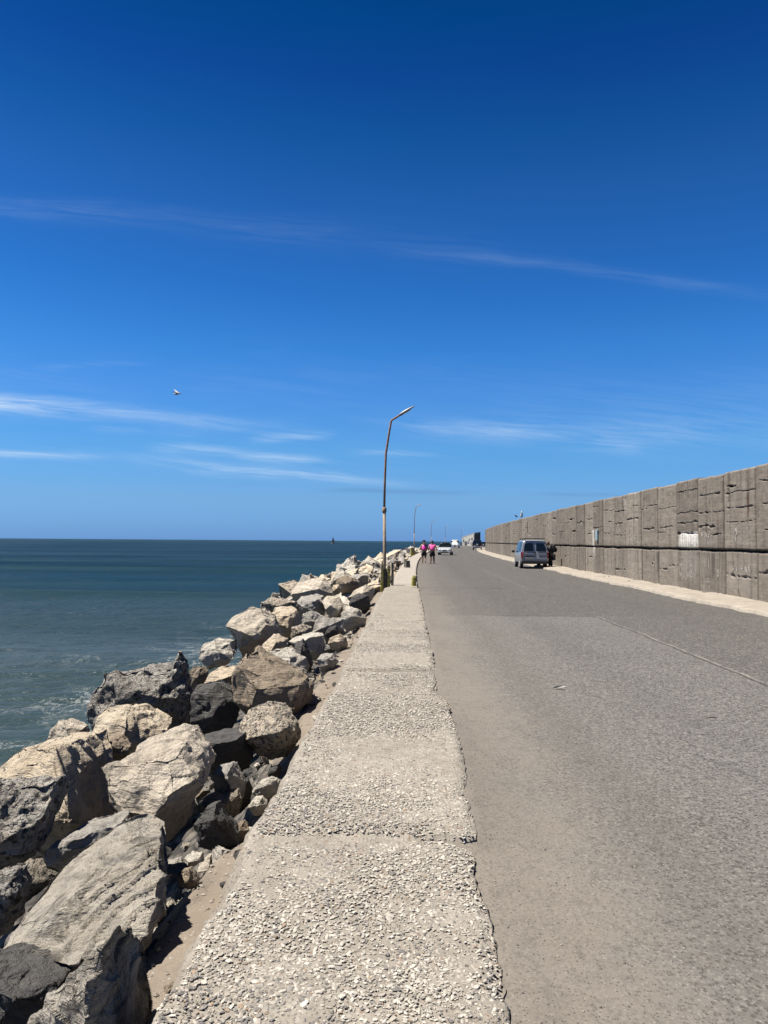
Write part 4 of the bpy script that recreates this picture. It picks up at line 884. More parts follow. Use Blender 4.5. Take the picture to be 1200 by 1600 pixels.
def rest():
    r = random.Random(5); n = 0
    # smaller stones filling the hollows between the hand-set boulders
    while n < 46:
        s = r.uniform(2.6, 27); t = -r.uniform(1.35, 6.6); sz = r.uniform(.35, .7)
        z = float(ground_z(t))+.25*sz
        ii = r.randrange(12); o = bpy.data.objects.new('boulder', LIB[ii]); COL.objects.link(o)
        o.location = (t+float(cx(s)), s, z); o.rotation_euler = (r.uniform(-.5, .5), r.uniform(-.5, .5), r.uniform(0, 6.3)); o.scale = (sz, sz*r.uniform(.8, 1.1), sz*r.uniform(.7, 1))
        o_ = 0; tag(o, describe(ii, sz, t, s, .45, .58, [(5, 'sunk beside the big flaking slab'), (8, 'sunk around the large tan boulder'), (12, 'sunk around the horned boulder'), (17, 'sunk behind the broad brown boulder'), (22, 'sunk below the pinkish slab'), (99, 'sunk just before the lamp post')]), 'boulder', 'small boulders filling the hollows'); n += 1
    spots = []; s = 24.5
    while s < 250:
        step = .82+s*.005; row = []
        t = -1.25-r.uniform(0, .3)
        while t > -7.6:
            row.append((s+r.uniform(-.3, .3), t)); t -= r.uniform(.9, 1.5)
        spots += row; s += step
    k = 0; verts = []; faces = []; off = 0; mi = []
    cache = {}
    for s, t in spots:
        if s < 26.5 and t > -2.2 or s < 33 and t < -5.0 or s < 50 and t < -6.2: continue
        sz = r.uniform(1.15, 2.35)*(1.15 if t < -2 else .7); z = float(pile_top(t, s))-.14*sz+r.uniform(-.12, .25)-(.4 if s < 31 and t < -2.4 else 0)
        if t < -1.6 and r.random() < .22: z += .3
        rot = (r.uniform(-.6, .6), r.uniform(-.6, .6), r.uniform(0, 6.3)); i = r.randrange(12)
        if r.random() < .5 and i in (8, 10): i = r.choice([0, 1, 3, 5])
        sc = (sz, sz*r.uniform(.8, 1.1), sz*r.uniform(.75, 1.1)); loc = (t+float(cx(s)), s, z)
        if k < 182:
            o = bpy.data.objects.new('boulder', LIB[i] if s < 45 else LIBS[i]); COL.objects.link(o)
            o.location = loc; o.rotation_euler = rot; o.scale = sc; k += 1
            tag(o, describe(i, sz, t, s, 1.5, 1.95, [(26, 'just before the nearest lamp post'), (28, 'level with the nearest lamp post'), (30, 'just past the nearest lamp post'), (32.5, 'well past the nearest lamp post'), (35, 'halfway to the dark concrete stub'), (38, 'approaching the dark concrete stub'), (41, 'just short of the dark concrete stub'), (44.5, 'level with the dark concrete stub'), (47, 'just beyond the dark concrete stub'), (50, 'well beyond the dark concrete stub'), (53, 'short of the two walkers'), (57, 'level with the two walkers'), (62, 'past the two walkers'), (999, 'far past the two walkers')]), 'boulder', 'boulders beyond the first lamp post')
        else:
            if i not in cache:
                me = LIBS[i]; v = np.empty(len(me.vertices)*3, np.float32); me.vertices.foreach_get('co', v)
                f = np.array([list(p.vertices) for p in me.polygons])
                cache[i] = (v.reshape(-1, 3), f)
            v, f = cache[i]
            M = np.array(Euler(rot).to_matrix()); vv = (v*np.array(sc))@M.T+np.array(loc)
            verts.append(vv); faces.append(f+off); off += len(v); mi.append(np.full(len(f), i % 4))
    o = link_mesh('far_boulders', mesh_np('far_boulders', np.concatenate(verts), np.concatenate(faces), matidx=np.concatenate(mi)), [RM['tan'], RM['pale'], RM['grey'], RM['tang']])
    tag(o, 'distant run of pale boulders narrowing along the far side of the pavement', 'boulders', kind='stuff')
    # pebbles strewn over the strip of sand
    rs = np.random.RandomState(3); n = 1500; s = 2+12*rs.rand(n)**1.3; t = -.78-.75*rs.rand(n)
    bv = np.array([[1, 0, 0], [-1, 0, 0], [0, 1, 0], [0, -1, 0], [0, 0, 1], [0, 0, -1]], float); bf = np.array([[0, 2, 4], [2, 1, 4], [1, 3, 4], [3, 0, 4], [2, 0, 5], [1, 2, 5], [3, 1, 5], [0, 3, 5]])
    V = bv[None]*(1+.5*(rs.rand(n, 6, 3)-.5))*(.004+.016*rs.rand(n)**3)[:, None, None]*np.array([1, .8, .5])
    V = V+np.stack([t+cx(s), s, zemb(t, s)+.004], 1)[:, None]
    col = np.repeat((np.array([.30, .26, .21])+rs.rand(n, 1)*np.array([.28, .26, .24]))[:, None], 6, 1); cols = np.concatenate([col, np.ones((n, 6, 1))], -1).reshape(-1, 4)
    o = link_mesh('pebbles', mesh_np('pebbles', V.reshape(-1, 3), (bf[None]+(np.arange(n)*6)[:, None, None]).reshape(-1, 3), smooth=False, cols=cols), M_CHIP)
    tag(o, 'small pebbles and shell bits strewn over the sand beside the pavement', 'pebbles', kind='stuff')
    vs, fs, off = [], [], 0; rr = random.Random(12)
    for k in range(900):
        i = rr.randrange(12); me = LIBS[i]
        if i not in cache:
            v = np.empty(len(me.vertices)*3, np.float32); me.vertices.foreach_get('co', v)
            cache[i] = (v.reshape(-1, 3), np.array([list(p.vertices) for p in me.polygons]))
        v, f = cache[i]; s1 = 2+20*rr.random()**1.2; t1 = -.86-1.9*rr.random()**.95; sz = .03+.22*rr.random()**2.6*(1.3 if t1 < -1.2 else .45)
        z1 = float(zemb(np.array([t1]), np.array([s1]))[0])
        M = np.array(Euler((rr.uniform(-.5, .5), rr.uniform(-.5, .5), rr.uniform(0, 6))).to_matrix()); vs.append((v*sz)@M.T+np.array((t1+float(cx(s1)), s1, z1+.1*sz))); fs.append(f+off); off += len(v)
    nf = sum(len(f) for f in fs)
    o = link_mesh('rubble', mesh_np('rubble', np.concatenate(vs), np.concatenate(fs), smooth=False, matidx=np.concatenate([np.full(len(f), j % 4) for j, f in enumerate(fs)])), [RM['tang'], RM['pale'], RM['brown'], RM['dark']])
    tag(o, 'broken rubble lying on the sand between the boulders and the pavement', 'rubble', kind='stuff')
    n = 2600; s = 2.2+11*rs.rand(n)**1.4; t = .42+5.5*rs.rand(n)**2.2
    V = bv[None]*(1+.5*(rs.rand(n, 6, 3)-.5))*(.0016+.0058*rs.rand(n)**4)[:, None, None]*np.array([1, .8, .5])
    V = V+np.stack([t+cx(s), s, zroad(t, s)+.002], 1)[:, None]
    h = rs.rand(n, 1); col = np.where(h < .55, np.array([.12, .11, .105]), np.array([.42, .38, .32]))+rs.rand(n, 1)*.12
    cols = np.concatenate([np.repeat(col[:, None], 6, 1), np.ones((n, 6, 1))], -1).reshape(-1, 4)
    o = link_mesh('grit', mesh_np('grit', V.reshape(-1, 3), (bf[None]+(np.arange(n)*6)[:, None, None]).reshape(-1, 3), smooth=False, cols=cols), M_CHIP)
    tag(o, 'loose grit scattered on the dusty side of the road', 'grit', kind='stuff')
rest()
# ------------------------------------------------------------------ street lamps
def m_pole(g):
    v = tc(g); z = g.xyz(v)[2]; n = g.noise(v, 9, 5, .7)
    c = g.mix(g.rng(n, .4, .62), (.36, .16, .075), (.46, .30, .20)); c = g.mix(g.rng(g.add(z, g.mul(n, .6)), 3.1, 2.7), c, g.mix(g.rng(n, .4, .65), (.42, .30, .19), (.60, .50, .38)))
    g.put(g.b.inputs['Base Color'], c); g.b.inputs['Roughness'].default_value = .75; g.put(g.b.inputs['Normal'], g.bump(n, .4, .01))
M_POLE = mat('rusty_painted_steel', m_pole)
M_LH = mat('grey_lamp_housing', color=(.42, .43, .44), rough=.45); M_LG = mat('lamp_glass', color=(.55, .58, .6), rough=.12)
def lamp(first):
    root = empty('street_lamp')
    bm = bmesh.new(); add_tube(bm, [(-.01, 0, -.35), (0, 0, 0), (.02, 0, 1.2), (.0, 0, 2.6)], [.053, .052, .05, .048], 16)
    link_mesh('lower_pole', bm_mesh(bm, 'lower_pole', True), M_POLE, root)
    bm = bmesh.new(); add_tube(bm, [(0, 0, 2.54), (0, 0, 2.56), (0, 0, 2.68), (0, 0, 2.70)], [.058, .07, .07, .045], 16)
    link_mesh('collar', bm_mesh(bm, 'collar', True), M_POLE, root)
    bm = bmesh.new(); add_tube(bm, [(0, 0, 2.68), (.01, 0, 3.5), (.038, 0, 4.40), (.05, 0, 4.46), (.12, 0, 4.95), (.19, 0, 5.39), (.205, 0, 5.42), (.24, 0, 5.45), (.43, 0, 5.57), (.55, 0, 5.63)],
                               [.036, .035, .034, .034, .033, .032, .032, .031, .03, .03], 14)
    link_mesh('curved_arm', bm_mesh(bm, 'curved_arm', True), M_POLE, root)
    bm = bmesh.new(); ang = math.radians(31)
    prof = [(0, .035, .03), (.06, .055, .045), (.2, .085, .055), (.38, .08, .05), (.5, .045, .03), (.58, .012, .012)]
    rings = []
    for (x, w, h) in prof:
        rings.append([bm.verts.new((x, w*math.cos(a), h*math.sin(a)*(1.0 if math.sin(a) > 0 else .55))) for a in [2*math.pi*k/14 for k in range(14)]])
    for i in range(len(rings)-1):
        for k in range(14): bm.faces.new((rings[i][k], rings[i][(k+1) % 14], rings[i+1][(k+1) % 14], rings[i+1][k]))
    bm.faces.new(rings[0]); bm.faces.new(rings[-1])
    bmesh.ops.rotate(bm, cent=(0, 0, 0), matrix=Matrix.Rotation(-ang, 3, 'Y'), verts=bm.verts); bmesh.ops.translate(bm, vec=(.44, 0, 5.585), verts=bm.verts)
    head = link_mesh('lamp_head', bm_mesh(bm, 'lamp_head', True), M_LH, root)
    bm = bmesh.new(); add_box(bm, (.26, 0, -.03), (.26, .11, .03), bev=.01)
    bmesh.ops.rotate(bm, cent=(0, 0, 0), matrix=Matrix.Rotation(-ang, 3, 'Y'), verts=bm.verts); bmesh.ops.translate(bm, vec=(.44, 0, 5.585), verts=bm.verts)
    link_mesh('lamp_lens', bm_mesh(bm, 'lamp_lens'), M_LG, head)
    return root
L0 = lamp(True)
for i, (px, s, lab) in enumerate([(600, 26.45, 'tall rusty street lamp with a bent neck, nearest one beside the pavement'), (647, 97, 'second street lamp, straight above the two walkers in pink'),
                                  (673.5, 164, 'third street lamp, between the walkers and the silver car'), (695.5, 216, 'fourth street lamp, above the silver hatchback'), (720.5, 266, 'farthest street lamp, faint beside the white building')]):
    o = L0 if i == 0 else copy_tree(L0)
    b = P(px, 860, s); o.location = (b.x, s, -.25 if i == 0 else -.15); o.scale = (1.15,)*3; o.rotation_euler = (0, 0, [0, .5, .35, .2, .1][i]); o['label'] = lab; o['category'] = 'street lamp'; o['group'] = 'street lamps along the pavement'

# ------------------------------------------------------------------ kerbside blocks and bollards
def m_yel(g):
    v = tc(g); z = g.xyz(v)[2]; n = g.noise(v, 14, 5, .7)
    c = g.mix(g.rng(g.add(n, g.mul(z, .16)), .53, .64), (.72, .62, .07), (.33, .30, .24)); c = g.mix(g.rng(g.noise(v, 30, 4), .56, .7), c, (.09, .085, .05))
    g.put(g.b.inputs['Base Color'], c); g.b.inputs['Roughness'].default_value = .85; g.put(g.b.inputs['Normal'], g.bump(n, .6, .02))
M_YEL = mat('worn_yellow_paint_on_concrete', m_yel)
M_OLD = mat('old_dark_concrete', lambda g: (g.put(g.b.inputs['Base Color'], g.mix(g.rng(g.noise(tc(g), 12, 5, .7), .4, .65), (.10, .09, .075), (.33, .30, .25))), g.put(g.b.inputs['Normal'], g.bump(g.noise(tc(g), 20, 5), .7, .02))), rough=.9)
def rough_block(name, w, d, h, m, seed, loc, rz, label, cat, parent=None, taper=.9, round_=0.0):
    bm = bmesh.new(); nz, na = 16, 24
    for iz in range(nz+1):
        z = h*iz/nz; k = 1-(1-taper)*iz/nz
        if round_ and iz/nz > .7: k *= math.sqrt(max(.02, 1-((iz/nz-.7)/.3)**2*.8))
        for ia in range(na):
            a = 2*math.pi*(ia+.5)/na; c_, s_ = math.cos(a), math.sin(a); q = max(abs(c_), abs(s_))**(1 if not round_ else .5)
            bm.verts.new((w/2*c_/q*k, d/2*s_/q*k, z))
    bm.verts.ensure_lookup_table()
    for iz in range(nz):
        for ia in range(na): j = (ia+1) % na; bm.faces.new((bm.verts[iz*na+ia], bm.verts[iz*na+j], bm.verts[(iz+1)*na+j], bm.verts[(iz+1)*na+ia]))
    bm.faces.new([bm.verts[nz*na+ia] for ia in range(na)]); bm.faces.new([bm.verts[ia] for ia in range(na)][::-1])
    me = bm_mesh(bm, name); v = np.empty(len(me.vertices)*3, np.float32); me.vertices.foreach_get('co', v); v = v.reshape(-1, 3)
    for k in range(3): v[:, k] += (.012*fbm(v*9+k*7, 3, seed+k)).astype(np.float32)
    me.vertices.foreach_set('co', v.ravel()); o = link_mesh(name, me, m, parent); o.location = loc; o.rotation_euler = (0, 0, rz)
    if label: tag(o, label, cat)
    return o
t_at = lambda px, s: float(P(px, 860, s).x)
rough_block('bollard', .17, .16, .36, M_YEL, 3, (t_at(647, 25.3), 25.3, .13), .1, 'short yellow concrete bollard standing on the roadside edge of the pavement', 'bollard', round_=1, taper=.85)
cr = empty('parapet_stub', (t_at(605, 25.6), 25.6, -.1), 0, 'broken yellow stained concrete parapet stub just behind the nearest lamp post', 'parapet')
rough_block('pillar', .10, .14, .95, M_YEL, 5, (-.17, 0, 0), 0, None, None, cr); rough_block('pillar', .12, .14, .90, M_YEL, 6, (.06, .02, 0), 0, None, None, cr)
rough_block('pillar', .09, .3, 1.0, M_OLD, 7, (.19, .1, 0), 0, None, None, cr); rough_block('panel', .30, .07, .78, M_OLD, 8, (-.03, .08, 0), 0, None, None, cr)
rough_block('concrete_block', .28, .25, .42, M_OLD, 9, (t_at(637, 43), 43, .1), .2, 'dark stub of a broken concrete post standing on the seaward edge of the pavement', 'block')
rough_block('concrete_block', .12, .12, .5, M_KERB, 10, (t_at(633, 43.3), 43.3, .1), .2, 'thin pale broken post beside the dark concrete stub on the seaward edge', 'post')
rough_block('parapet_stub', .5, .4, .85, M_YEL, 12, (t_at(644.5, 83), 83, .05), .2, 'yellow stained concrete block at the foot of the second street lamp', 'parapet')

# ------------------------------------------------------------------ vehicles
M_TYRE = mat('tyre_rubber', color=(.02, .02, .02), rough=.85); M_RIM = mat('wheel_metal', color=(.55, .56, .57), rough=.35, metal=.8)
M_GLASS = mat('dark_window_glass', color=(.012, .018, .02), rough=.06); M_BLK = mat('black_plastic', color=(.02, .021, .024), rough=.55)
M_TL = mat('red_tail_lamp', color=(.42, .012, .03), rough=.2); M_HL = mat('headlamp_glass', color=(.6, .64, .68), rough=.1); M_PLATE = mat('number_plate', color=(.55, .55, .54), rough=.5)
M_SEAT = mat('pale_cabin_trim', color=(.30, .29, .27), rough=.8)
def paint(name, c, metal=.3): 
    m = mat(name, color=c, rough=.32, metal=metal); m.node_tree.nodes['Principled BSDF'].inputs['Coat Weight'].default_value = .6; return m
def wheel(root, x, y, r, w, side):
    bm = bmesh.new(); n = 28
    prof = [(-w/2, r*.66), (-w/2, r*.93), (-w*.36, r), (w*.36, r), (w/2, r*.93), (w/2, r*.66)]
    rings = [[bm.verts.new((p[0], p[1]*math.cos(2*math.pi*k/n), p[1]*math.sin(2*math.pi*k/n))) for k in range(n)] for p in prof]
    for i in range(len(rings)-1):
        for k in range(n): bm.faces.new((rings[i][k], rings[i][(k+1) % n], rings[i+1][(k+1) % n], rings[i+1][k]))
    bm.faces.new(rings[0]); bm.faces.new(rings[-1])
    wh = bpy.data.objects.new('wheel', None); COL.objects.link(wh); wh.parent = root; wh.location = (x, y, r)
    link_mesh('tyre', bm_mesh(bm, 'tyre', True), M_TYRE, wh)
    bm = bmesh.new(); xo = side*(w/2+.004)
    add_tube(bm, [(xo-side*.03, 0, 0), (xo, 0, 0)], r*.62, 24)
    for k in range(6):
        a = k*math.pi/3; add_box(bm, (xo+side*.008, math.cos(a)*r*.32, math.sin(a)*r*.32), (.012, r*.5, r*.13), Matrix.Rotation(a, 3, 'X'))
    link_mesh('rim', bm_mesh(bm, 'rim'), M_RIM, wh)
class Car:
    """stations: (y, z_low, w_low, z_belt, w_belt, z_roof, w_roof, dy_belt, dy_roof); +y is the nose"""
    def __init__(s, root, st, body_m, wheels, wr=.31):
        s.st = st; s.root = root
        bm = bmesh.new(); rings = []
        for q in st:
            pts = s.ring(q); rings.append([bm.verts.new(p) for p in pts])
        n = len(rings[0])
        for i in range(len(rings)-1):
            for k in range(n): bm.faces.new((rings[i][k], rings[i][(k+1) % n], rings[i+1][(k+1) % n], rings[i+1][k]))
        bm.faces.new(rings[0]); bm.faces.new(rings[-1][::-1])
        me = bm_mesh(bm, 'body'); o = link_mesh('body', me, [body_m, M_BLK], root)
        # wheel arches cut as real openings
        for (wx, wy) in wheels:
            if wx > 0: continue
            c = bmesh.new(); add_tube(c, [(-1.4, wy, wr), (1.4, wy, wr)], wr*1.17, 28); cm = bm_mesh(c, 'cut'); co = bpy.data.objects.new('cut', cm); COL.objects.link(co)
            md = o.modifiers.new('b', 'BOOLEAN'); md.operation = 'DIFFERENCE'; md.object = co; md.solver = 'EXACT'
            dg = bpy.context.evaluated_depsgraph_get(); nm = bpy.data.meshes.new_from_object(o.evaluated_get(dg)); o.modifiers.clear(); o.data = nm; bpy.data.objects.remove(co)
        bv = o.modifiers.new('bev', 'BEVEL'); bv.width = .03; bv.segments = 3; bv.angle_limit = R(18); bv.harden_normals = False
        dg = bpy.context.evaluated_depsgraph_get(); nm = bpy.data.meshes.new_from_object(o.evaluated_get(dg)); o.modifiers.clear(); o.data = nm
        nm.polygons.foreach_set('use_smooth', [True]*len(nm.polygons)); 
        try: nm.set_sharp_from_angle(angle=R(35))
        except Exception: pass
        s.body = o
        for (wx, wy) in wheels: wheel(root, wx, wy, wr, .19, 1 if wx > 0 else -1)
        xs = [abs(w[0]) for w in wheels]; ys = [w[1] for w in wheels]
        b = bmesh.new(); add_box(b, (0, (min(ys)+max(ys))/2, wr+.12), (max(xs)*1.7-.15, max(ys)-min(ys)+.7, .26)); link_mesh('underbody', bm_mesh(b, 'underbody'), M_BLK, root)
    @staticmethod
    def ring(q):
        y, zl, wl, zb, wb, zr, wr_, db, dr = q
        half = [(wl*.86, zl, 0), (wl, zl+.10, 0), (wb*1.0, (zl+zb)*.52, db*.3), (wb, zb-.02, db), (wr_+(wb-wr_)*.14, zr-(zr-zb)*.14, db+(dr-db)*.86), (wr_*.86, zr-.015, dr), (wr_*.4, zr, dr)]
        return [Vector((x, y+d, z)) for x, z, d in half]+[Vector((-x, y+d, z)) for x, z, d in half[::-1]]
    def at(s, i, f, side):              # point between stations i..i+1 (fraction) and height fraction f between belt and roof
        q0, q1 = s.st[int(i)], s.st[min(int(i)+1, len(s.st)-1)]; u = i-int(i)
        q = [a+(b-a)*u for a, b in zip(q0, q1)]; y, zl, wl, zb, wb, zr, wr_, db, dr = q
        return Vector((side*(wb+(wr_-wb)*f*.96), y+db+(dr-db)*f, zb+(zr-zb)*f))
    def glass(s, name, pts, nrm, m=None, th=.022, parent=None):
        bm = bmesh.new(); add_panel(bm, pts, th, nrm); return link_mesh(name, bm_mesh(bm, name), m or M_GLASS, parent or s.root)
    def side_glass(s, i0, i1, f0=.08, f1=.82):
        for sd_ in (-1, 1):
            n_ = max(2, int((i1-i0)*3)+1); lo = [s.at(i0+(i1-i0)*k/n_, f0, sd_) for k in range(n_+1)]; hi = [s.at(i0+(i1-i0)*k/n_, f1, sd_) for k in range(n_+1)]
            s.glass('side_window', lo+hi[::-1], (sd_, 0, .15))
    def box(s, name, c, sz, m, rot=None, bev=.015, parent=None):
        bm = bmesh.new(); add_box(bm, c, sz, rot, bev); return link_mesh(name, bm_mesh(bm, name), m, parent or s.root)
    def mirrors(s, y, x, z, m):
        for sd_ in (-1, 1):
            s.box('wing_mirror', (sd_*(x+.1), y, z), (.2, .1, .15), m, bev=.03)

def grey_van():
    root = empty('parked_van', (t_at(835.5, 46), 46.0, 0.0), -R(3.5), 'slate grey windowed van with a black roof rack, parked near the wall', 'van')
    pm = paint('slate_blue_grey_paint', (.56, .60, .66))
    st = [(0, .42, .76, .98, .83, 1.74, .66, -.02, .16), (.22, .32, .82, .98, .855, 1.79, .685, 0, .05), (.8, .28, .83, .98, .86, 1.80, .70, 0, 0), (1.9, .28, .83, .97, .86, 1.80, .70, 0, 0), (2.5, .28, .83, .96, .86, 1.77, .68, 0, -.05),
          (3.0, .28, .83, .95, .85, 1.45, .70, 0, -.05), (3.45, .28, .82, .93, .83, .99, .78, 0, 0), (3.9, .3, .80, .80, .78, .86, .70, 0, 0), (4.08, .38, .66, .66, .66, .74, .58, 0, 0)]
    c = Car(root, st, pm, [(-.74, .72), (.74, .72), (-.74, 3.38), (.74, 3.38)], .30)
    def rp(x, z, o=-.012):
        f = (z-.98)/.76; return Vector((x, -.02+.18*max(f, 0)+o, z))
    for sd_ in (-1, 1):
        door = c.glass('rear_door', [rp(sd_*.02, .47, .0), rp(sd_*.73, .47, .0), rp(sd_*.775, .95, .0), rp(sd_*.62, 1.68, .0), rp(sd_*.02, 1.70, .0)], (0, -1, .0), pm, .03)
        c.glass('rear_window', [rp(sd_*.08, 1.08, -.03), rp(sd_*.68, 1.08, -.03), rp(sd_*.64, 1.40, -.03), rp(sd_*.585, 1.56, -.03), rp(sd_*.53, 1.58, -.03), rp(sd_*.10, 1.58, -.03)], (0, -1, .2), None, .02, door)
        tl = c.glass('tail_lamp', [rp(sd_*.735, .66, -.02), rp(sd_*.84, .66, .02), rp(sd_*.86, .98, .02), rp(sd_*.80, 1.06, .0), rp(sd_*.735, .96, -.02)], (0, -1, 0), M_TL, .07)
        c.box('reflector', (sd_*.79, -.065, .84), (.06, .012, .09), mat('lamp_lens_pale', color=(.75, .35, .38), rough=.2), parent=tl)
    c.box('trim_strip', (0, -.05, .90), (1.42, .03, .05), pm); c.box('number_plate', (-.33, -.055, .62), (.52, .02, .15), M_PLATE); c.box('plate_recess', (-.33, -.05, .755), (.58, .03, .05), M_BLK)
    c.box('door_handle', (.0, -.055, 1.0), (.13, .04, .07), M_BLK); c.box('door_handle', (-.55, -.05, .955), (.16, .03, .03), M_RIM)
    c.box('bumper', (0, -.02, .40), (1.66, .20, .22), M_BLK, bev=.05)
    c.side_glass(.9, 1.9); c.side_glass(2.05, 4.2, .06, .84); c.mirrors(3.05, .88, 1.03, M_BLK)
    c.glass('windscreen', [c.at(4.35, .94, -1)+Vector((.05, 0, .02)), c.at(4.35, .94, 1)+Vector((-.05, 0, .02)), c.at(5.9, .9, 1), c.at(5.9, .9, -1)], (0, .7, .7))
    rk = link_mesh('roof_rack', (lambda b: ([add_tube(b, [(x, .15, 1.86), (x, 2.5, 1.86)], .018, 8) for x in (-.6, .6)], [add_box(b, (0, y, 1.86), (1.28, .07, .045)) for y in (.12, .7, 1.3, 1.9, 2.4)], [add_box(b, (x, y, 1.82), (.03, .05, .08)) for x in (-.6, .6) for y in (.2, 1.3, 2.4)], bm_mesh(b, 'roof_rack'))[-1])(bmesh.new()), M_BLK, root)
    for (x, y) in ((-.38, 1.2), (.38, 1.2)):
        c.box('seat', (x, y, 1.0), (.42, .12, .5), M_SEAT)
    return root
grey_van()
def oncoming(name, px, s, rz, label, cat, L, W_, H, pcol, kind):
    root = empty(name, (t_at(px, s), s, 0), rz, label, cat); pm = paint(kind+'_paint', pcol, .25)
    w = W_/2
    if kind == 'silver':     # hatchback
        st = [(0, .45, w*.86, .86, w*.92, 1.05, w*.72, 0, .1), (.15, .3, w*.96, .90, w*.99, 1.38, w*.70, 0, .12), (.5, .26, w, .90, w, H-.02, w*.74, 0, .1), (1.5, .25, w, .89, w, H, w*.76, 0, 0), (2.2, .25, w, .88, w, H-.05, w*.76, 0, -.15),
              (2.75, .25, w, .88, w, .95, w*.86, 0, -.05), (3.3, .26, w*.98, .84, w*.97, .90, w*.8, 0, 0), (3.7, .3, w*.93, .70, w*.92, .78, w*.74, 0, 0), (3.85, .36, w*.82, .58, w*.82, .64, w*.7, 0, 0)]
        wy = (.62, 3.1); bel = 3.86
    else:                     # tall van
        st = [(0, .4, w*.95, 1.1, w*.98, H-.06, w*.84, 0, .04), (.1, .32, w, 1.1, w, H, w*.86, 0, 0), (3.4, .3, w, 1.08, w, H, w*.86, 0, 0), (3.7, .3, w, 1.06, w, H-.12, w*.84, 0, 0), (4.35, .3, w*.98, 1.0, w*.97, 1.12, w*.85, 0, 0), (4.7, .34, w*.93, .80, w*.92, .9, w*.8, 0, 0), (4.82, .4, w*.88, .6, w*.88, .68, w*.8, 0, 0)]
        wy = (.8, 3.9); bel = 4.83
    c = Car(root, st, pm, [(-w+.1, wy[0]), (w-.1, wy[0]), (-w+.1, wy[1]), (w-.1, wy[1])], .30 if kind == 'silver' else .34)
    i0, i1 = ((4.05, 4.95) if kind == 'silver' else (3.05, 3.95))
    q = [c.at(i0, .95, -1), c.at(i0, .95, 1), c.at(i1, .6, 1), c.at(i1, .6, -1)]; n_ = (q[1]-q[0]).cross(q[2]-q[0]); n_ = n_ if n_.z > 0 else -n_
    c.glass('windscreen', [p+n_.normalized()*.012 for p in q], n_, None, .03)
    c.side_glass(*((.8, 1.9) if kind == 'silver' else (1.1, 1.8))); c.side_glass(*((2.0, 4.3) if kind == 'silver' else (2.0, 2.9)))
    z0 = .62 if kind == 'silver' else .78
    for sd_ in (-1, 1): c.box('headlamp', (sd_*w*.70, bel-.06, z0), (.30, .12, .15), M_HL, bev=.04)
    c.box('grille', (0, bel-.01, z0-.02), (.5, .05, .12), M_BLK); c.box('bumper', (0, bel-.03, .40), (W_*.86, .12, .22), pm, bev=.05); c.box('air_intake', (-.0, bel+.04, .38), (.85, .03, .12), M_BLK)
    c.box('number_plate', (0, bel+.06, .44), (.4, .015, .12), M_PLATE); c.mirrors(2.75 if kind == 'silver' else 3.9, w-.02, .98 if kind == 'silver' else 1.25, pm)
    if kind == 'silver':
        for y in (1.0, 1.9): c.box('roof_bar', (0, y, H+.07), (1.25, .06, .04), M_LH)
        c.box('roof_board', (0, 1.45, H+.11), (1.15, 1.5, .05), M_LH)
    return root
oncoming('oncoming_car', 698, 93, R(180)-R(9), 'silver hatchback with roof bars driving towards the viewer past the two walkers', 'car', 3.85, 1.66, 1.45, (.95, 1.0, 1.05), 'silver')
oncoming('oncoming_van', 712.3, 190, R(180)-R(9), 'white van driving towards the viewer behind the silver hatchback', 'van', 4.8, 2.0, 2.1, (1.0, 1.02, 1.04), 'white')
def jeep(px, s, rz, label, H=1.95, sc=1.0, col=(.018, .02, .026)):
    root = empty('parked_car', (t_at(px, s), s, .02), rz, label, 'off-roader'); root.scale = (sc,)*3; pm = paint('near_black_paint', col)
    w = .92
    st = [(0, .5, w*.92, 1.12, w, H-.05, w*.78, 0, .10), (.12, .42, w*.98, 1.12, w, H, w*.8, 0, .04), (2.0, .42, w, 1.1, w, H, w*.8, 0, 0), (2.6, .42, w, 1.1, w, H-.08, w*.8, 0, -.1), (3.1, .42, w, 1.08, w, 1.14, w*.86, 0, 0), (4.1, .45, w*.96, 1.0, w*.94, 1.04, w*.84, 0, 0), (4.3, .55, w*.9, .8, w*.9, .86, w*.8, 0, 0)]
    c = Car(root, st, pm, [(-.78, .8), (.78, .8), (-.78, 3.4), (.78, 3.4)], .37)
    c.glass('rear_window', [Vector((-.62, .0, 1.2)), Vector((.62, .0, 1.2)), Vector((.54, .07, 1.75)), Vector((-.54, .07, 1.75))], (0, -1, .1), None, .05)
    c.box('bumper', (0, -.06, .62), (1.8, .22, .2), M_RIM, bev=.04); c.box('number_plate', (-.45, -.1, .86), (.42, .04, .14), M_PLATE)
    for sd_ in (-1, 1): c.box('tail_lamp', (sd_*.82, -.02, .95), (.14, .08, .24), M_TL)
    bm = bmesh.new(); add_tube(bm, [(0, -.22, 1.05), (0, -.02, 1.05)], .34, 24); sp = link_mesh('spare_wheel', bm_mesh(bm, 'spare_wheel'), M_TYRE, root)
    bm = bmesh.new(); add_tube(bm, [(0, -.235, 1.05), (0, -.21, 1.05)], .18, 20); link_mesh('hub', bm_mesh(bm, 'hub'), M_RIM, sp)
    c.side_glass(.9, 1.9); c.side_glass(2.0, 3.5); c.mirrors(2.9, .92, 1.2, M_BLK)
jeep(745.5, 144, -R(8), 'tall black off-roader parked on the right in front of the white building', 2.0)
jeep(755.2, 171, -R(9), 'dark car barely seen between the black off-roader and the end of the wall', 1.65, .9, (.03, .04, .05))

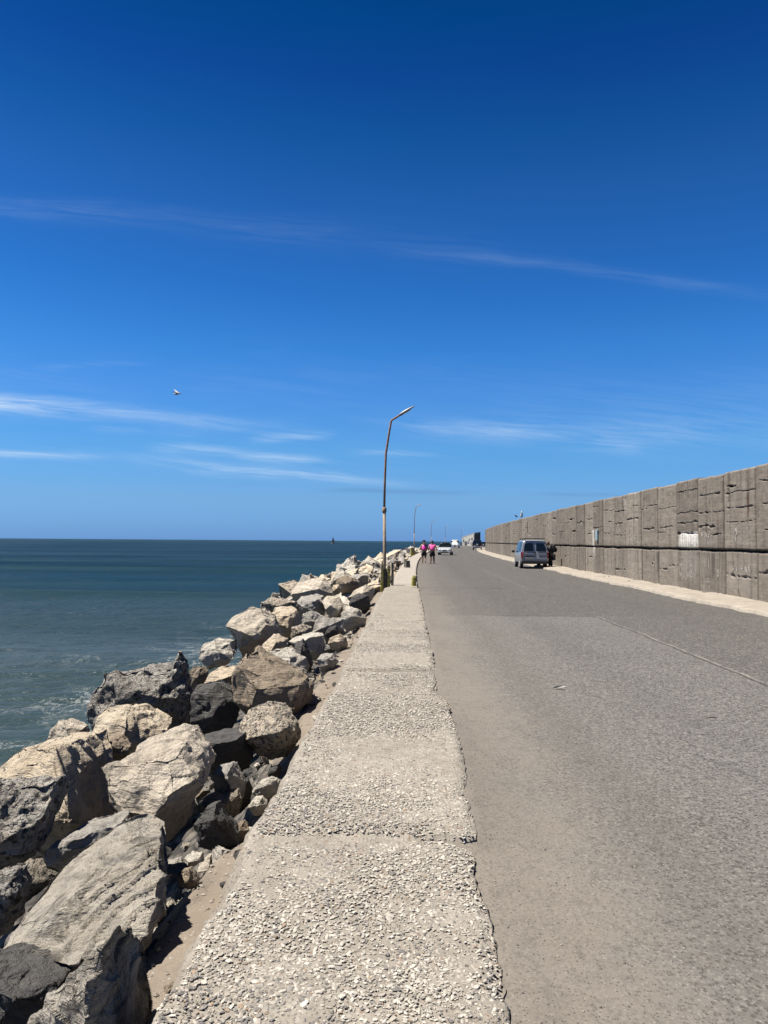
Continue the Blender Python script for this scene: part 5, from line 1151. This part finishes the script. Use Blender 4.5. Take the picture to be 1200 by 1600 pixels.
# ------------------------------------------------------------------ people
M_SKIN = mat('skin', color=(.42, .25, .17), rough=.55); M_PINK1 = mat('magenta_vest_fabric', color=(1.7, .17, .85), rough=.8); M_PINK2 = mat('hot_pink_shirt_fabric', color=(2.1, .26, .85), rough=.8)
M_BLKF = mat('black_fabric', color=(.018, .018, .022), rough=.85); M_HAIR = mat('dark_hair', color=(.025, .016, .012), rough=.6); M_SHOE = mat('white_trainer', color=(.5, .48, .46), rough=.7); M_SHOED = mat('dark_shoe', color=(.04, .035, .035), rough=.7)
M_NAVY = mat('navy_quilted_fabric', color=(.025, .028, .038), rough=.7); M_JEAN = mat('dark_trouser_fabric', color=(.03, .032, .04), rough=.85)
def skin(name, pts, edges, m, parent, sub=1, root=0):
    """pts: list of (x,y,z,rx,ry)"""
    me = bpy.data.meshes.new(name); me.from_pydata([p[:3] for p in pts], edges, []); o = bpy.data.objects.new(name, me); COL.objects.link(o)
    o.modifiers.new('k', 'SKIN'); sv = me.skin_vertices[0].data
    for i, p in enumerate(pts): kr = 1.22 if p[3] > .02 else 1.0; sv[i].radius = (p[3]*kr, (p[4] if len(p) > 4 else p[3])*kr); sv[i].use_root = (i == root)
    o.modifiers['k'].branch_smoothing = .6
    s_ = o.modifiers.new('s', 'SUBSURF'); s_.levels = sub; s_.render_levels = sub
    dg = bpy.context.evaluated_depsgraph_get(); nm = bpy.data.meshes.new_from_object(o.evaluated_get(dg)); bpy.data.objects.remove(o)
    nm.polygons.foreach_set('use_smooth', [True]*len(nm.polygons))
    return link_mesh(name, nm, m, parent)
def person(loc, rz, label, J, top, bottom, shoes, hair, sleeves, legs_to, coat=False, sc=1.0, topw=1.0):
    root = empty('person', loc, rz, label, 'person'); root.scale = (sc,)*3
    p = []; e = []
    def v(x, y, z, r, r2=None): p.append((x, y, z, r, r2 or r)); return len(p)-1
    def c(a, b): e.append((a, b))
    pel = v(*J['pel'], .16, .13); sp = v(*J['sp'], .14, .11); ch = v(*J['ch'], .16, .11); nk0 = v(*J['nk'], .07); hd0 = v(*J['hd0'], .055); hd1 = v(*J['hd1'], .085, .095); hd2 = v(*J['hd2'], .075, .085)
    c(pel, sp); c(sp, ch); c(ch, nk0); c(nk0, hd0); c(hd0, hd1); c(hd1, hd2)
    fx, fy, fz = J['hd1']; fd = J.get('face', (0, 1)); no = v(fx+fd[0]*.105, fy+fd[1]*.105, fz-.005, .014); c(hd1, no)
    jaw = v(fx+fd[0]*.06, fy+fd[1]*.06, fz-.07, .03); c(hd0, jaw)
    for s_ in ('l', 'r'):
        sg = -1 if s_ == 'l' else 1
        er = v(fx+sg*.09*abs(fd[1])-.0, fy+sg*.09*abs(fd[0]), fz, .014); c(hd1, er)
        k = J[s_]; hp = v(*k['hip'], .095); kn = v(*k['knee'], .062); cf = v(*[a*.6+b*.4 for a, b in zip(k['knee'], k['ank'])], .058); an = v(*k['ank'], .036); he = v(k['ank'][0], k['ank'][1]-.02, .04+k.get('lift', 0), .036); to = v(k['ank'][0]+k.get('tx', 0), k['ank'][1]+k.get('ty', .15), .03+k.get('lift', 0), .032, .03)
        c(pel, hp); c(hp, kn); c(kn, cf); c(cf, an); c(an, he); c(he, to)
        sh = v(*k['sh'], .056); el = v(*k['el'], .043); wr = v(*k['wr'], .027); d = (Vector(k['wr'])-Vector(k['el'])).normalized(); h = Vector(k['wr'])+d*.055; hn = v(*h, .034, .02)
        c(ch, sh); c(sh, el); c(el, wr); c(wr, hn)
        sidev = d.cross(Vector((0, 0, 1) if abs(d.z) < .8 else (0, 1, 0))).normalized()
        for q, (ofs, ln) in enumerate(((-.027, .058), (-.009, .07), (.010, .066), (.027, .052))):
            b = h+d*.035+sidev*ofs; f1 = v(*b, .009); f2 = v(*(b+d*ln*.55+Vector((0, 0, -.006))), .0085); f3 = v(*(b+d*ln*.9+Vector((0, 0, -.024))), .007); c(hn, f1); c(f1, f2); c(f2, f3)
        tb = Vector(k['wr'])+d*.03+sidev*(-.036); t1 = v(*tb, .011); t2 = v(*(tb+d*.04-sidev*.012), .0095); c(wr, t1); c(t1, t2)
    body = skin('body', p, e, M_SKIN, root)
    # clothes
    q = []; e2 = []
    def w(pt, r, r2=None): q.append((*pt, r, r2 or r)); return len(q)-1
    a = w((J['pel'][0], J['pel'][1], J['pel'][2]+(.03 if not coat else -.12)), .20*topw, .16*topw); b = w(J['sp'], .18*topw, .145*topw); cc = w(J['ch'], .19*topw, .14*topw); d = w((J['nk'][0], J['nk'][1], J['nk'][2]-.04), .085)
    e2 += [(a, b), (b, cc), (cc, d)]
    if sleeves > 0:
        for s_ in ('l', 'r'):
            k = J[s_]; sh = w(k['sh'], .072 if not coat else .085); el = w([m_*(1-sleeves)+n_*sleeves for m_, n_ in zip(k['sh'], k['el'])], .062 if not coat else .075); e2 += [(cc, sh), (sh, el)]
            if coat: wr = w(k['wr'], .05); e2.append((el, wr))
    skin('jacket' if coat else 'shirt', q, e2, top, root)
    q = []; e2 = []; a = w((J['pel'][0], J['pel'][1], J['pel'][2]+.05), .18, .15); b = w(J['pel'], .19, .16); e2.append((a, b))
    for s_ in ('l', 'r'):
        k = J[s_]; hp = w(k['hip'], .135); kn = w([m_*(1-legs_to)+n_*legs_to for m_, n_ in zip(k['hip'], k['knee'])] if legs_to <= 1 else k['knee'], .085); e2 += [(b, hp), (hp, kn)]
        if legs_to > 1: an = w(k['ank'], .06); e2.append((kn, an))
    skin('trousers' if legs_to > 1 else 'shorts', q, e2, bottom, root)
    for s_ in ('l', 'r'):
        k = J[s_]; q = []; a = w((k['ank'][0], k['ank'][1]-.035, .045+k.get('lift', 0)), .045); b = w((k['ank'][0]+k.get('tx', 0)*.5, k['ank'][1]+k.get('ty', .15)*.5, .04+k.get('lift', 0)), .046, .04); cc = w((k['ank'][0]+k.get('tx', 0), k['ank'][1]+k.get('ty', .15), .035+k.get('lift', 0)), .038, .034)
        skin('shoe', q, [(a, b), (b, cc)], shoes, root)
    q = []; hx, hy, hz = J['hd1']; a = w((hx-fd[0]*.02, hy-fd[1]*.02, hz-.02), .095, .10); b = w((hx-fd[0]*.012, hy-fd[1]*.012, hz+.07), .092, .098); e2 = [(a, b)]
    if hair == 'tail': t1 = w((hx-fd[0]*.12, hy-fd[1]*.12, hz+.02), .035); t2 = w((hx-fd[0]*.13, hy-fd[1]*.13, hz-.14), .026); e2 += [(a, t1), (t1, t2)]
    if hair == 'bun': t1 = w((hx-fd[0]*.11, hy-fd[1]*.11, hz+.07), .05); e2 += [(b, t1)]
    skin('hair', q, e2, M_HAIR, root)
    return root
J1 = dict(pel=(0, 0, .90), sp=(0, 0, 1.05), ch=(0, .01, 1.24), nk=(0, .01, 1.38), hd0=(0, .02, 1.45), hd1=(0, .03, 1.53), hd2=(0, .025, 1.59),
          l=dict(hip=(-.10, 0, .85), knee=(-.10, .06, .47), ank=(-.10, -.04, .10), sh=(-.17, .0, 1.33), el=(-.25, -.06, 1.08), wr=(-.22, .12, 1.0)),
          r=dict(hip=(.10, 0, .85), knee=(.10, .02, .47), ank=(.11, -.20, .13), lift=.04, ty=.14, sh=(.17, .0, 1.33), el=(.26, -.10, 1.09), wr=(.2, .06, .96)))
J2 = dict(J1); J2['l'] = dict(J1['l'], knee=(-.10, .02, .47), ank=(-.11, -.05, .09), el=(-.27, -.10, 1.10), wr=(-.24, .04, .93)); J2['r'] = dict(J1['r'], knee=(.10, .08, .48), ank=(.13, .10, .09), lift=0, el=(.28, -.04, 1.10), wr=(.30, .16, 1.02))
person((t_at(662.5, 55.5), 55.5, 0), -.05, 'walker in a magenta vest and black shorts, on the seaward side of her companion', J1, M_PINK1, M_BLKF, M_SHOE, 'tail', 0, .95, sc=1.04, topw=.98)
person((t_at(675.5, 54.5), 54.5, 0), -.05, 'walker in a hot pink short-sleeved shirt and black shorts, walking on the road side', J2, M_PINK2, M_BLKF, M_SHOED, 'bun', .55, .98, sc=1.04, topw=1.14)
J3 = dict(pel=(.06, 0, .94), sp=(.03, 0, 1.10), ch=(-.03, 0, 1.28), nk=(-.09, 0, 1.42), hd0=(-.12, 0, 1.49), hd1=(-.15, 0, 1.57), hd2=(-.155, 0, 1.63), face=(-1, 0),
          l=dict(hip=(.05, -.10, .88), knee=(.0, -.11, .48), ank=(.06, -.11, .09), tx=-.15, ty=0, sh=(-.05, -.17, 1.36), el=(-.12, -.24, 1.12), wr=(-.30, -.14, 1.04)),
          r=dict(hip=(.05, .10, .88), knee=(-.02, .11, .48), ank=(-.04, .11, .09), tx=-.15, ty=0, sh=(-.05, .17, 1.36), el=(-.14, .22, 1.12), wr=(-.32, .12, 1.08)))
ps = person((t_at(860.0, 46.6), 46.6, .06), 0, 'person in a dark padded coat bending towards the side door of the grey van', J3, M_NAVY, M_JEAN, M_SHOED, 'short', 1.0, 2, coat=True, sc=1.0, topw=1.15)
def backpack():
    bm = bmesh.new(); add_box(bm, (0, 0, 0), (.24, .36, .50), bev=.07); me = bm_mesh(bm, 'backpack', True)
    o = link_mesh('backpack', me, M_BLKF); o.location = Vector(ps.location)+Vector((.21, -.0, 1.20)); o.rotation_euler = (0, R(-14), 0)
    tag(o, 'bulky dark backpack on the back of the person beside the grey van', 'backpack')
    bm = bmesh.new(); add_box(bm, (.13, 0, -.09), (.07, .26, .22), bev=.03); link_mesh('front_pocket', bm_mesh(bm, 'front_pocket'), M_NAVY, o)
    bm = bmesh.new(); add_tube(bm, [(-.05, -.04, .25), (-.02, -.03, .30), (-.02, .03, .30), (-.05, .04, .25)], .012, 8); link_mesh('handle', bm_mesh(bm, 'handle'), M_BLKF, o)
    bm = bmesh.new(); add_box(bm, (0, 0, .0), (.17, .36, .40), bev=.05); o2 = link_mesh('bag', bm_mesh(bm, 'bag'), M_NAVY); o2.location = Vector(ps.location)+Vector((.16, -.22, .66))
    tag(o2, 'dark shoulder bag hanging at the hip of the person beside the grey van', 'bag')
    bm = bmesh.new(); add_tube(bm, [(-.02, -.05, .18), (-.12, .08, .75), (-.24, .24, .86)], .012, 6); link_mesh('strap', bm_mesh(bm, 'strap'), M_BLKF, o2)
backpack()

# ------------------------------------------------------------------ white building at the head of the pier
def far_building():
    A = P(722.5, 851, 300); B = P(741, 853, 264); C_ = P(750.5, 853, 268); A.z = B.z = C_.z = 0
    D_ = A+(C_-B)
    root = empty('white_building', A, 0, 'low whitewashed building with a rising roof at the far end of the road', 'building')
    la = [Vector(p)-A for p in (A, B, C_, D_)]; hs = [3.3, 4.6, 5.0, 3.6]
    M_WW = mat('whitewashed_wall', lambda g: g.put(g.b.inputs['Base Color'], g.mix(g.rng(g.noise(tc(g), .8, 5, .65), .4, .65), (.60, .59, .53), (.76, .75, .69))), rough=.9)
    M_RF = mat('pale_roof_sheet', color=(.62, .63, .62), rough=.7); M_DK = mat('dark_opening', color=(.03, .03, .035), rough=.8); M_MUR = mat('faded_mauve_panel', color=(.40, .36, .42), rough=.9); M_SH = mat('shade_painted_slatted_end', color=(.22, .18, .13), rough=.9)
    bm = bmesh.new(); lo = [bm.verts.new(p-Vector((0, 0, .3))) for p in la]; hi = [bm.verts.new(p+Vector((0, 0, h))) for p, h in zip(la, hs)]
    for i in range(4): j = (i+1) % 4; bm.faces.new((lo[i], lo[j], hi[j], hi[i]))
    bm.faces.new(hi); bm.faces.new(lo[::-1]); link_mesh('wall', bm_mesh(bm, 'wall'), M_WW, root)
    bm = bmesh.new(); c = sum(la, Vector())/4; rp = [c+(p-c)*1.04+Vector((0, 0, h+.12)) for p, h in zip(la, hs)]; add_panel(bm, rp, .2, (0, 0, 1)); link_mesh('roof', bm_mesh(bm, 'roof'), M_RF, root)
    u = (la[1]-la[0]); n = Vector((-u.y, u.x, 0)).normalized(); n = n if n.y < 0 else -n
    def pan(name, f0, f1, z0, z1, m, par=None, o=.05):
        bm = bmesh.new(); a, b = la[0]+u*f0+n*o, la[0]+u*f1+n*o
        add_panel(bm, [a+Vector((0, 0, z0)), b+Vector((0, 0, z0)), b+Vector((0, 0, z1)), a+Vector((0, 0, z1))], .1, n); return link_mesh(name, bm_mesh(bm, name), m, par or root)
    pan('doorway', .22, .42, 0, 1.7, M_DK); pan('wall_panel', .42, .62, .9, 2.1, M_MUR); pan('wall_panel', .72, .9, .4, 1.6, M_MUR)
    pan('window', .12, .18, 1.6, 2.3, M_DK); pan('window', .60, .67, 2.2, 2.7, M_DK); pan('window', .80, .87, 2.2, 3.1, M_DK); pan('window', .52, .58, 1.0, 1.4, M_DK); pan('pilaster', .02, .09, 0, 3.3, M_WW, None, .12); pan('pilaster', .92, .99, 0, 4.2, M_WW, None, .12)
    e = la[2]-la[1]; ne = Vector((e.y, -e.x, 0)).normalized(); ne = ne if ne.y < 0 else -ne; bm = bmesh.new(); a = la[1]+e*.08+ne*.05; b = la[1]+e*.97+ne*.05
    add_panel(bm, [a+Vector((0, 0, .1)), b+Vector((0, 0, .1)), b+Vector((0, 0, 4.75)), a+Vector((0, 0, 4.1))], .1, ne); link_mesh('slatted_end', bm_mesh(bm, 'slatted_end'), M_SH, root)  # slatted end panel: the shade on this end wall is put into its brown
far_building()

# ------------------------------------------------------------------ small things
def small():
    # gull
    M_W = mat('white_feathers', color=(.78, .78, .76), rough=.8); M_G = mat('grey_wing_feathers', color=(.50, .50, .50), rough=.8); M_BK = mat('yellow_beak', color=(.6, .4, .05), rough=.5)
    b = P(277, 615.5, 46); g_ = empty('gull', b, R(10), 'white gull with grey wings raised, flying over the sea', 'gull')
    skin('body', [(-.26, 0, -.01, .012, .03), (-.16, 0, 0, .035), (-.04, 0, .0, .06), (.08, 0, .02, .05), (.16, 0, .045, .03), (.20, 0, .05, .03), (.235, 0, .045, .014)], [(i, i+1) for i in range(6)], M_W, g_, root=2)
    bm = bmesh.new(); add_tube(bm, [(.235, 0, .045), (.285, 0, .035)], [.011, .003], 8); link_mesh('beak', bm_mesh(bm, 'beak'), M_BK, g_)
    for sd_ in (1, -1):
        bm = bmesh.new(); P0 = [(.05, .03, .03), (.02, .20, .17), (-.10, .40, .28), (-.26, .60, .40)]; P1 = [(-.09, .03, .02), (-.12, .20, .15), (-.20, .40, .27), (-.27, .60, .395)]
        if sd_ < 0: P0 = [(x, -y*.9, z*-.15+.04+.05*y) for x, y, z in P0]; P1 = [(x, -y*.9, z*-.15+.04+.05*y) for x, y, z in P1]
        a = [bm.verts.new(p) for p in P0]; c = [bm.verts.new(p) for p in P1]; a2 = [bm.verts.new((p[0], p[1], p[2]+.012)) for p in P0]; c2 = [bm.verts.new((p[0], p[1], p[2]+.008)) for p in P1]
        for i in range(3): bm.faces.new((a[i], a[i+1], c[i+1], c[i])); bm.faces.new((a2[i], c2[i], c2[i+1], a2[i+1])); bm.faces.new((a[i], a2[i], a2[i+1], a[i+1])); bm.faces.new((c[i], c[i+1], c2[i+1], c2[i]))
        bm.faces.new((a[0], c[0], c2[0], a2[0])); bm.faces.new((a[3], a2[3], c2[3], c[3]))
        link_mesh('wing', bm_mesh(bm, 'wing'), M_G, g_)
    g_.scale = (1.0,)*3
    # sailing boat on the horizon
    s_ = P(520.6, 847, 900); bt = empty('sailing_boat', (s_.x, 900, -2.2), R(60), 'tiny sailing boat with a dark sail on the horizon', 'boat')
    M_HU = mat('white_hull_paint', color=(.6, .62, .62), rough=.5); M_SA = mat('navy_sail_cloth', color=(.01, .02, .05), rough=.9)
    bm = bmesh.new(); rings = []
    for (y, w, zt) in ((-2.6, .7, .9), (-1, 1.0, .85), (1, .9, .9), (2.4, .35, 1.05), (3.1, .03, 1.15)):
        rings.append([bm.verts.new(p) for p in ((-w, y, zt), (-w*.6, y, .1), (0, y, -.3), (w*.6, y, .1), (w, y, zt))])
    for i in range(4):
        for k in range(5): bm.faces.new((rings[i][k], rings[i][(k+1) % 5], rings[i+1][(k+1) % 5], rings[i+1][k]))
    bm.faces.new(rings[0]); bm.faces.new(rings[-1]); link_mesh('hull', bm_mesh(bm, 'hull'), M_HU, bt)
    bm = bmesh.new(); add_tube(bm, [(0, .4, .7), (0, .4, 8.6)], [.07, .04], 8); link_mesh('mast', bm_mesh(bm, 'mast'), M_SA, bt)
    bm = bmesh.new(); add_panel(bm, [(0, .35, 1.6), (0, -2.2, 1.7), (0, -1.5, 4.5), (0, .3, 8.4)], .04, (1, 0, 0)); add_panel(bm, [(0, .5, 1.5), (0, 2.9, 1.4), (0, .5, 7.4)], .04, (1, 0, 0)); link_mesh('sail', bm_mesh(bm, 'sail'), M_SA, bt)
    # things on and against the wall
    xw = float(wall_x(62)); mk = empty('marker_post', (xw+.15, 61.5, 3.74), 0, 'small white marker standing on top of the harbour wall', 'marker')
    q = P(815, 806, 62); mk.scale = (.8, .8, .8)
    mk.location = (q.x, 62, 3.72)
    bm = bmesh.new(); add_tube(bm, [(-.10, 0, 0), (-.09, 0, .12), (-.04, 0, .3), (.0, 0, .5), (.03, 0, .68)], [.09, .085, .07, .06, .05], 12); link_mesh('white_stone', bm_mesh(bm, 'white_stone', True), mat('white_limewash', color=(.75, .77, .76), rough=.8), mk)
    bm = bmesh.new(); add_box(bm, (.08, .05, .2), (.07, .1, .42), Matrix.Rotation(R(6), 3, 'Y'), .015); link_mesh('dark_backing', bm_mesh(bm, 'dark_backing'), M_OLD, mk)
    q = P(806.5, 812, 63); pg = empty('pigeon', (q.x, 63, 3.74), R(200), 'small dark bird perched on top of the wall beside the white marker', 'bird')
    skin('body', [(-.16, 0, .07, .02), (-.06, 0, .09, .055), (.04, 0, .12, .06), (.09, 0, .18, .03), (.11, 0, .21, .03), (.15, 0, .205, .008), (.0, .03, .04, .01), (.0, .03, -.0, .008), (.0, -.03, .04, .01), (.0, -.03, -.0, .008)], [(0, 1), (1, 2), (2, 3), (3, 4), (4, 5), (1, 6), (6, 7), (1, 8), (8, 9)], M_BLKF, pg, root=1)
    sp = empty('wall_box', (float(wall_x(36.9))-.10, 36.9, 0), 0, 'narrow pale blue vertical casing fixed to the wall above the grey van', 'casing')
    bm = bmesh.new(); add_box(bm, (0, 0, 2.02), (.12, .30, .56), bev=.03); link_mesh('casing', bm_mesh(bm, 'casing'), mat('pale_blue_enamel', color=(.50, .66, .72), rough=.4), sp)
    bm = bmesh.new(); add_box(bm, (.04, -.19, 2.18), (.08, .08, .08), bev=.01); add_box(bm, (.05, 0, 1.72), (.06, .2, .04)); link_mesh('bracket', bm_mesh(bm, 'bracket'), M_BLK, sp)
    # litter
    q = P(874, 1073.5, 8.4); M_P = mat('white_feather', color=(.7, .68, .65), rough=.8)
    f = empty('feather', (q.x, 8.4, .012), R(4), 'black and white feather lying alone on the road', 'feather')
    bm = bmesh.new(); add_panel(bm, [(-.03, -.006, .002), (.03, -.016, .004), (.075, -.006, .01), (.06, .008, .012), (.01, .008, .006)], .004, (0, 0, 1)); link_mesh('white_vane', bm_mesh(bm, 'white_vane'), M_P, f)
    bm = bmesh.new(); add_panel(bm, [(-.075, -.008, .002), (-.03, -.004, .003), (.01, .012, .012), (.035, .02, .02), (-.03, .02, .014), (-.06, .008, .006)], .004, (0, 0, 1)); link_mesh('dark_vane', bm_mesh(bm, 'dark_vane'), M_BLKF, f)
    q = P(1112, 1116, 7.05)
    o = link_mesh('twig', (lambda b: (add_tube(b, [(-.05, 0, .006), (0, .004, .008), (.05, -.002, .006)], [.005, .007, .004], 6), bm_mesh(b, 'twig', True))[-1])(bmesh.new()), M_OLD); o.location = (q.x, 7.05, 0); tag(o, 'short dark twig lying on the road nearer than the feather', 'twig')
    q = P(808, 1553, 2.68); bm = bmesh.new(); add_panel(bm, [(-.007, -.002, .0), (0, -.007, .002), (.007, 0, .004), (.003, .006, .006), (-.005, .005, .003)], .0015, (0, 0, 1))
    o = link_mesh('dry_leaf', bm_mesh(bm, 'dry_leaf'), mat('ochre_leaf', color=(.50, .27, .04), rough=.7)); o.location = (q.x, 2.68, .006); tag(o, 'tiny ochre leaf on the dusty road near the bottom of the pavement', 'leaf')
    # loose rubble on the pale walkway
    r = random.Random(8)
    for (s, t, sz, lab, i) in ((33.5, 8.9, .42, 'flat white stone lying on the pale footpath below the blue casing', 1), (29.5, 8.75, .16, 'small dark stone lying on the pale footpath at the foot of the wall', 8), (22.9, 9.1, .15, 'grey pebble on the near part of the pale footpath', 2)):
        o = bpy.data.objects.new('loose_stone', LIB[i]); COL.objects.link(o); o.location = (t+float(cx(s)), s, .14); o.scale = (sz, sz, sz*.5); o.rotation_euler = (0, 0, r.uniform(0, 6)); tag(o, lab, 'stone')
small()
